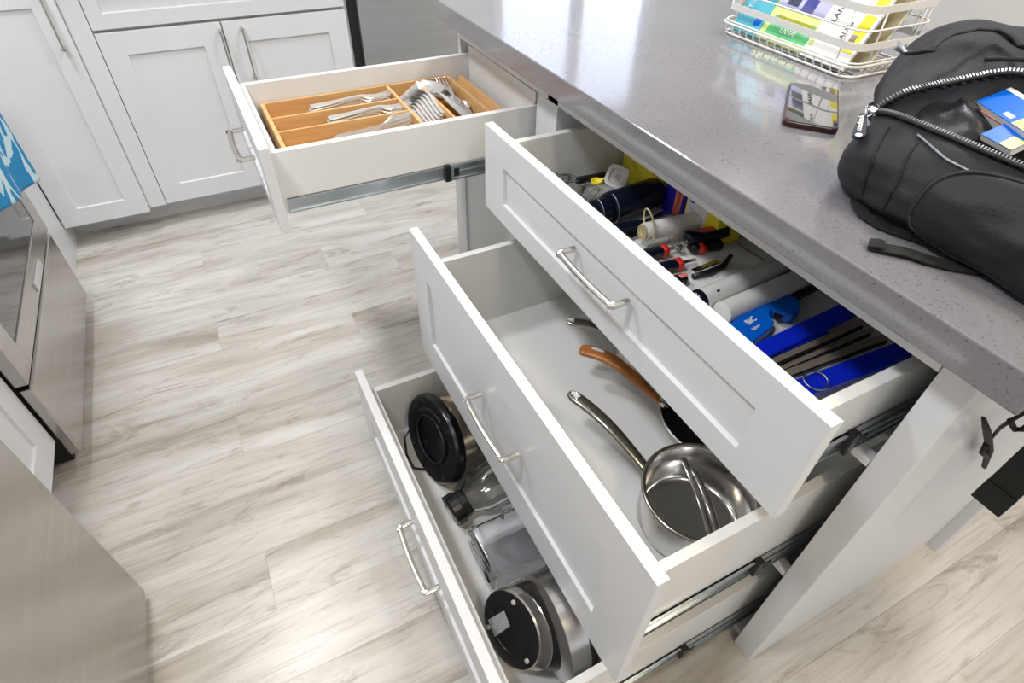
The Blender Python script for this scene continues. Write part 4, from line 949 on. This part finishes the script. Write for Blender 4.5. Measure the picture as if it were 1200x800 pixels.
# ================================================================== BAG
bag = thing('backpack', 'black nylon bag with open zipper lying on the near end of the counter', 'bag', (.25,.05,CT))
XS = [(.085,CT+.001),(.052,CT+.012),(.047,.955),(.060,.990),(.094,1.020),(.155,1.034),(.225,1.052),(.262,1.076),(.315,1.086),(.375,1.068),(.425,1.015),(.445,.96),(.430,CT+.004),(.27,CT+.001)]
KL, KU = 4/ (len(XS)-1), 6.15/(len(XS)-1)
def cr(P, u):
    n = len(P)-1; t_ = min(max(u*n, 0), n-1e-6); i = int(t_); f = t_-i
    p0, p1, p2, p3 = P[max(i-1,0)], P[i], P[i+1], P[min(i+2,n)]
    return tuple(.5*((2*p1[k]) + (-p0[k]+p2[k])*f + (2*p0[k]-5*p1[k]+4*p2[k]-p3[k])*f*f + (-p0[k]+3*p1[k]-3*p2[k]+p3[k])*f**3) for k in (0,1))
YA = -.30
def body(s_, k, off=0):
    x, z = cr(XS, k)
    ye = .282 + .45*max(0, x-.075) - .35*max(0, x-.30)
    t_ = max(0, (s_-.86)/.14); sc_ = max(1e-3, (1 - t_**2.6))**.5 if t_ > 0 else 1
    w0 = min(1, s_/.08)**.4 if s_ < .08 else 1
    sc_ *= max(.55, w0)
    y = YA + (ye-YA)*s_
    cx, cz = .26, .955
    # sag and wrinkles
    wr = .007*NZ(Vector((y*7, k*9, 1.3))) + .0035*NZ(Vector((y*19, k*26, 4.1))) + .0022*math.sin(38*y+30*k+3*NZ(Vector((y*9,k*7,0))))
    x2 = cx + (x-cx)*(.55+.45*sc_); z2 = cz + (z-cz)*(.12+.88*sc_)*(1 if sc_ > .02 else sc_*50)
    if z2 < CT+.001: z2 = CT+.001
    v = Vector((x-cx, 0, z-cz)); v.normalize() if v.length else None
    p = Vector((x2, y, z2)) + v*(off + (wr if z2 > CT+.01 else 0))
    p.z = max(p.z, CT+.0008)
    return p
def s_of(y, k):
    x, z = cr(XS, k); ye = .282 + .45*max(0, x-.075) - .35*max(0, x-.30); return (y-YA)/(ye-YA)
YE = .268; YB = -.20
def ku(y):
    u = max(0, min(1, (YE-y)/.10)); v = max(0, min(1, (y-YB)/.08)); return KL + (KU-KL)*(math.sin(u*PI/2)**.75)*(math.sin(v*PI/2)**.75)
q = MB(); NS, NK = 110, 104
G = [[q.bm.verts.new(body(i/NS, j/NK)) for j in range(NK+1)] for i in range(NS+1)]
for i in range(NS):
    for j in range(NK):
        s_, k = (i+.5)/NS, (j+.5)/NK; x, z = cr(XS, k); y = body(s_, k).y
        if YB < y < YE and KL < k < ku(y): continue
        q.bm.faces.new((G[i][j], G[i+1][j], G[i+1][j+1], G[i][j+1]))
bmesh.ops.remove_doubles(q.bm, verts=q.bm.verts, dist=1e-5)
build(q, 'body', M_nylon, bag, smooth=True, solid=.0035)
# lining bowl
def lining(u, v):
    y = YB-.004 + (YE+.006-YB)*u; k = KL-.006 + (ku(y)+.012-KL)*v; p = body(s_of(y, k), k, -.003)
    dp = .085*(math.sin(PI*v)**.6)*(math.sin(PI*min(1, u*1.0))**.5); p.z -= dp; p.z = max(p.z, CT+.004); return p
q = MB(); q.grid(lining, 60, 24); build(q, 'lining', M_lining, bag, smooth=True)
# zipper coil: two rows of teeth and tape
def zipper(kf, ya, yb, sgn):
    n = 110; P_ = []
    for i in range(n+1):
        y = ya + (yb-ya)*i/n; k = kf(y); P_.append(body(s_of(y, k), k, .002))
    q = MB(); q.tube(P_, .0058, 8, flat=.5); tp = build(q, 'zipper_tape', M_web, bag, smooth=True)
    q = MB(); acc = 0; last = P_[0]
    dense = []
    for a, b_ in zip(P_, P_[1:]):
        L = (b_-a).length; m_ = max(1, int(L/.0005))
        for j in range(m_): dense.append(a.lerp(b_, j/m_))
    acc = 0
    for a, b_ in zip(dense, dense[1:]):
        acc += (b_-a).length
        if acc > .0034:
            acc = 0; d_ = (b_-a).normalized(); sd = d_.cross(Vector((-.5,0,.86))).normalized(); up2 = sd.cross(d_)
            Mx = Matrix.Translation(a + up2*.0022) @ Matrix((d_, sd, up2)).transposed().to_4x4(); q.box((-.0009,-.0035,-.001), (.0009,.0035,.0012), Mx)
    tag(build(q, 'zipper_teeth', M_zip, tp), kind='stuff')
zipper(lambda y: KL-.002, YE, YB, 1)
zipper(lambda y: ku(y)+.004, YE-.0005, YB, -1)
# slider and pull
sl_ = body(s_of(YE, KL), KL, .006)
q = MB(); q.box((-.007,-.006,-.003), (.007,.006,.004), Matrix.Translation(sl_) @ Matrix.Rotation(.6, 4, 'Y')); sld = build(q, 'zipper_slider', M_nickel, bag, bevel=.001)
q = MB(); q.tube([sl_ + Vector((-.002,.004,.006)), sl_ + Vector((-.012,.006,.006)), sl_ + Vector((-.014,.0,-.006)), sl_+Vector((-.004,-.004,.0))], .0013, 6, closed=True); build(q, 'pull_ring', M_zinc, sld, smooth=True)
Pa = sl_ + Vector((-.013,.004,-.004)); Pb = at(1005, 164, 0, .052)
dn = (Pb-Pa).normalized(); nn_ = (CAMLOC-Pa).normalized(); sd = dn.cross(nn_).normalized(); nn_ = sd.cross(dn)
Lp = (Pb-Pa).length; Mx = Matrix.Translation(Pa) @ Matrix((dn, sd, nn_)).transposed().to_4x4()
pts = [(0,-.004),(Lp*.4,-.006),(Lp*.85,-.008)] + [(Lp*.85+.009*math.sin(a), -.008*math.cos(a)) for a in (.5,1.1,1.57,2.0,2.6)] + [(Lp*.85,.008),(Lp*.4,.006),(0,.004)]
q = MB(); q.prism(pts, .003, Mx); pl = build(q, 'zipper_pull', M_navy, bag, bevel=.0006)
q = MB(); q.lathe([(0,.0036),(.0034,.0034),(.004,.003)], Mx @ Matrix.Translation((Lp*.88,0,0)), 16); build(q, 'white_dot', M_white, pl)
text('company', .010, M_white, pl, Matrix.Translation(-bag.location) @ Mx @ Matrix.Translation((Lp*.42,0,.0034)) @ Matrix.Rotation(PI, 4, 'Z'), bold=.0001)
# surface strips: seams, pocket, flap
def surf_curve(pts, off, r, name, m, n=40, flat=1):
    P_ = []
    for i in range(n+1):
        u = i/n*(len(pts)-1); j = min(int(u), len(pts)-2); f = u-j
        y = pts[j][0]*(1-f)+pts[j+1][0]*f; k = pts[j][1]*(1-f)+pts[j+1][1]*f; P_.append(body(s_of(y, k), k, off))
    q = MB(); q.tube(P_, r, 6, flat=flat); return build(q, name, m, bag, smooth=True)
K = lambda i: i/(len(XS)-1)
surf_curve([(.190,K(3.7)),(.14,K(3.45)),(.085,K(3.35)),(.03,K(3.45)),(-.05,K(3.6))], .002, .0016, 'pocket_piping', M_zip)
surf_curve([(.225,K(3.6)),(.205,K(2.6)),(.20,K(1.4))], .001, .0014, 'seam', M_nylon2)
surf_curve([(.182,K(3.5)),(.165,K(2.4)),(.165,K(1.3))], .001, .0011, 'seam', M_nylon2)
surf_curve([(.235,K(6.35)),(.20,K(6.6)),(.12,K(6.8)),(0,K(6.8))], .001, .0030, 'fold', M_nylon)
surf_curve([(.26,K(7.4)),(.22,K(7.15)),(.17,K(7.05)),(.10,K(7.0)),(0,K(7.0))], .002, .0035, 'fold', M_nylon)
# big rounded pocket flap
def flapP(u, v, off):
    a = 2*PI*u; r = v
    cy, ck = .00, K(2.35); ry, rk = .138, K(1.42)
    y = cy + ry*r*math.copysign(abs(math.cos(a))**.62, math.cos(a)); k = ck + rk*r*math.copysign(abs(math.sin(a))**.62, math.sin(a))
    return body(s_of(y, k), k, off*(1 if v < .93 else max(0, (1-v)/.07)**.5)+.0008)
q = MB(); q.grid(lambda u, v: flapP(u, max(v, .001), .011), 72, 20, closeu=True); fp = build(q, 'front_flap', M_nylon2, bag, smooth=True)
q = MB(); q.tube([flapP(k/72, .95, .011) for k in range(72)], .0022, 6, closed=True); build(q, 'flap_piping', M_nylon, fp, smooth=True)
# grab handle on top
hp = [at(1090,60,2,1.085), at(1099,50,2,1.085), at(1116,40,2,1.088), at(1145,34,2,1.090), at(1172,35,2,1.092), at(1188,43,2,1.090), at(1195,54,2,1.086)]
q = MB(); q.tube(hp, .0035, 8, flat=.6); build(q, 'grab_handle', M_web, bag, smooth=True)
wq = [at(1056,58,2,1.074), at(1066,63,2,1.078), at(1080,61,2,1.083), at(1091,59,2,1.088)]
q = MB(); q.tube(wq, .009, 8, flat=.25); build(q, 'webbing', M_web, bag, smooth=True)
q = MB(); q.tube([at(1053,50,2,1.076), at(1061,61,2,1.080)], .0022, 8); build(q, 'buckle', M_zinc, bag, smooth=True)
# loose strap on the counter
def ribbon(q, P_, w_, up=(0,0,1), th=.0018):
    P_ = [Vector(p) for p in P_]; rings = []; up = Vector(up)
    for i, p in enumerate(P_):
        d_ = (P_[min(i+1,len(P_)-1)] - P_[max(i-1,0)]).normalized(); sd = d_.cross(up).normalized(); n_ = sd.cross(d_)
        rings.append([p-sd*w_/2, p+sd*w_/2, p+sd*w_/2+n_*th, p-sd*w_/2+n_*th])
    return q.loft(rings)
sp_ = [at(x, y, 2, z) for x, y, z in ((1017,288,CT+.002),(1035,291,CT+.004),(1062,296,CT+.005),(1088,305,CT+.004),(1115,312,CT+.003),(1140,315,CT+.004),(1165,311,CT+.007),(1190,303,CT+.010),(1215,292,CT+.012))]
q = MB(); ribbon(q, sp_, .019); build(q, 'loose_strap', M_web, bag)
q = MB(); ribbon(q, [sp_[0]+Vector((0,0,.002)), sp_[0].lerp(sp_[1], .5)+Vector((0,0,.0035)), sp_[1]+Vector((0,0,.002))], .0195, th=.003); build(q, 'strap_end', M_nylon2, bag)
# webbing under the bag's left edge
wb = [at(x, y, 2, z) for x, y, z in ((1003,238,CT+.006),(1012,252,CT+.004),(1030,264,CT+.003),(1050,272,CT+.003),(1075,280,CT+.003),(1100,286,CT+.004))]
q = MB(); ribbon(q, wb, .016, th=.003); build(q, 'lower_webbing', M_web, bag)
# strap hanging over the counter end, and adjuster buckle on a cord
hs0 = Vector((.14,-.085,CT+.003))
q = MB(); ribbon(q, [(.185,-.060,CT+.012),(.170,-.085,CT+.010),(.150,-.102,.905),(.128,-.108,.86),(.112,-.110,.78),(.103,-.110,.70),(.100,-.110,.632)], .036, up=(-1,0,.25), th=.002); hw = build(q, 'hanging_strap', M_web, bag)

q = MB(); ribbon(q, [(.1025,-.110,.665),(.0995,-.110,.630)], .037, up=(-1,0,0), th=.005); build(q, 'strap_hem', M_nylon2, hw)
ey_ = -.058
q = MB(); q.tube([(.055,-.075,CT+.004),(.040,-.0935,CT+.002),(.030,-.0945,.885), at(1184,493,1,-.085), at(1172,501,1,-.068), at(1162,513,1,ey_)], .0022, 8); q.tube([at(1184,493,1,-.085), at(1189,503,1,-.080), at(1199,503,1,-.088), (.05,-.0945,.88)], .0032, 8); build(q, 'cord', M_blackm, bag, smooth=True)
q = MB(); q.tube([at(1153,490,1,ey_), at(1156,502,1,ey_), at(1158,514,1,ey_), at(1160,526,1,ey_), at(1153,547,1,ey_)], [.003,.0055,.0060,.0055,.004], 10, flat=.6); q.tube([at(1156,520,1,ey_), at(1151,530,1,ey_), at(1157,535,1,ey_)], .004, 8); build(q, 'cord_lock', M_blackm, bag, smooth=True)
# things inside the open bag
pc = at(1112,140,2,1.0)
t = thing('black_pouch', 'soft black pouch inside the open bag', 'pouch', (pc.x, pc.y, .96))
def pouch(u, v):
    a = 2*PI*u; b_ = PI*(v-.5); e = .7
    return Vector((pc.x + .050*math.cos(b_)*math.cos(a), pc.y + .075*math.copysign(abs(math.cos(b_))**e, math.cos(b_))*math.sin(a), .985 + .040*math.sin(b_) + .003*math.sin(a*5+v*9)))
q = MB(); q.grid(pouch, 48, 24, closeu=True); build(q, 'pouch', mat('black_leather', (.012,.013,.018), .38, bump=(60,.8,U1)), t, smooth=True)
def packet(name, label, pts, z, th, mc, parts):
    P_ = [at(*p, 2, z) for p in pts]; o = P_[0]; ex = (P_[1]-P_[0]); ey = (P_[3]-P_[0]); w_ = ex.length; ex.normalize(); ey = (ey - ex*ey.dot(ex)); h_ = ey.length; ey.normalize()
    tilt = Matrix.Rotation(.45, 4, ex); Mx = Matrix.Translation(o) @ tilt @ Matrix((ex, ey, ex.cross(ey))).transposed().to_4x4()
    if Mx.col[2].z < 0: Mx = Matrix.Translation(o) @ tilt @ Matrix((ex, ey, -ex.cross(ey))).transposed().to_4x4()
    t = thing(name, label, 'booklet', (o.x, o.y, z-.05))
    build(MB().box((0,0,-th), (w_,h_,-.001), Mx), 'pages', M_page, t); build(MB().box((0,0,-.001), (w_,h_,0), Mx), 'cover', mc, t)
    for (a, b_, c, d_, mm) in parts: build(MB().box((a*w_, b_*h_, 0), (c*w_, d_*h_, .0005), Mx), 'print', mm, t)
    return t, Mx, w_, h_
packet('booklet', 'blue and lime booklet sticking up farthest inside the open bag', [(1144,118),(1206,158),(1212,134),(1153,103)], 1.030, .008, M_blue, [(.68,0,1,.8,M_lime),(0,.86,1,1,M_white),(.45,.1,.6,.25,M_white)])
packet('booklet', 'blue booklet lying nearer the lower zipper inside the bag', [(1150,157),(1185,176),(1200,160),(1164,143)], 1.014, .008, M_blue, [(.0,.8,1,1,M_white),(.6,0,1,.4,M_lime)])
packet('dark_booklet', 'dark booklet between the two blue ones in the bag', [(1134,121),(1196,160),(1200,152),(1140,113)], 1.022, .012, M_dark, [(0,.0,1,.3,M_pink)])
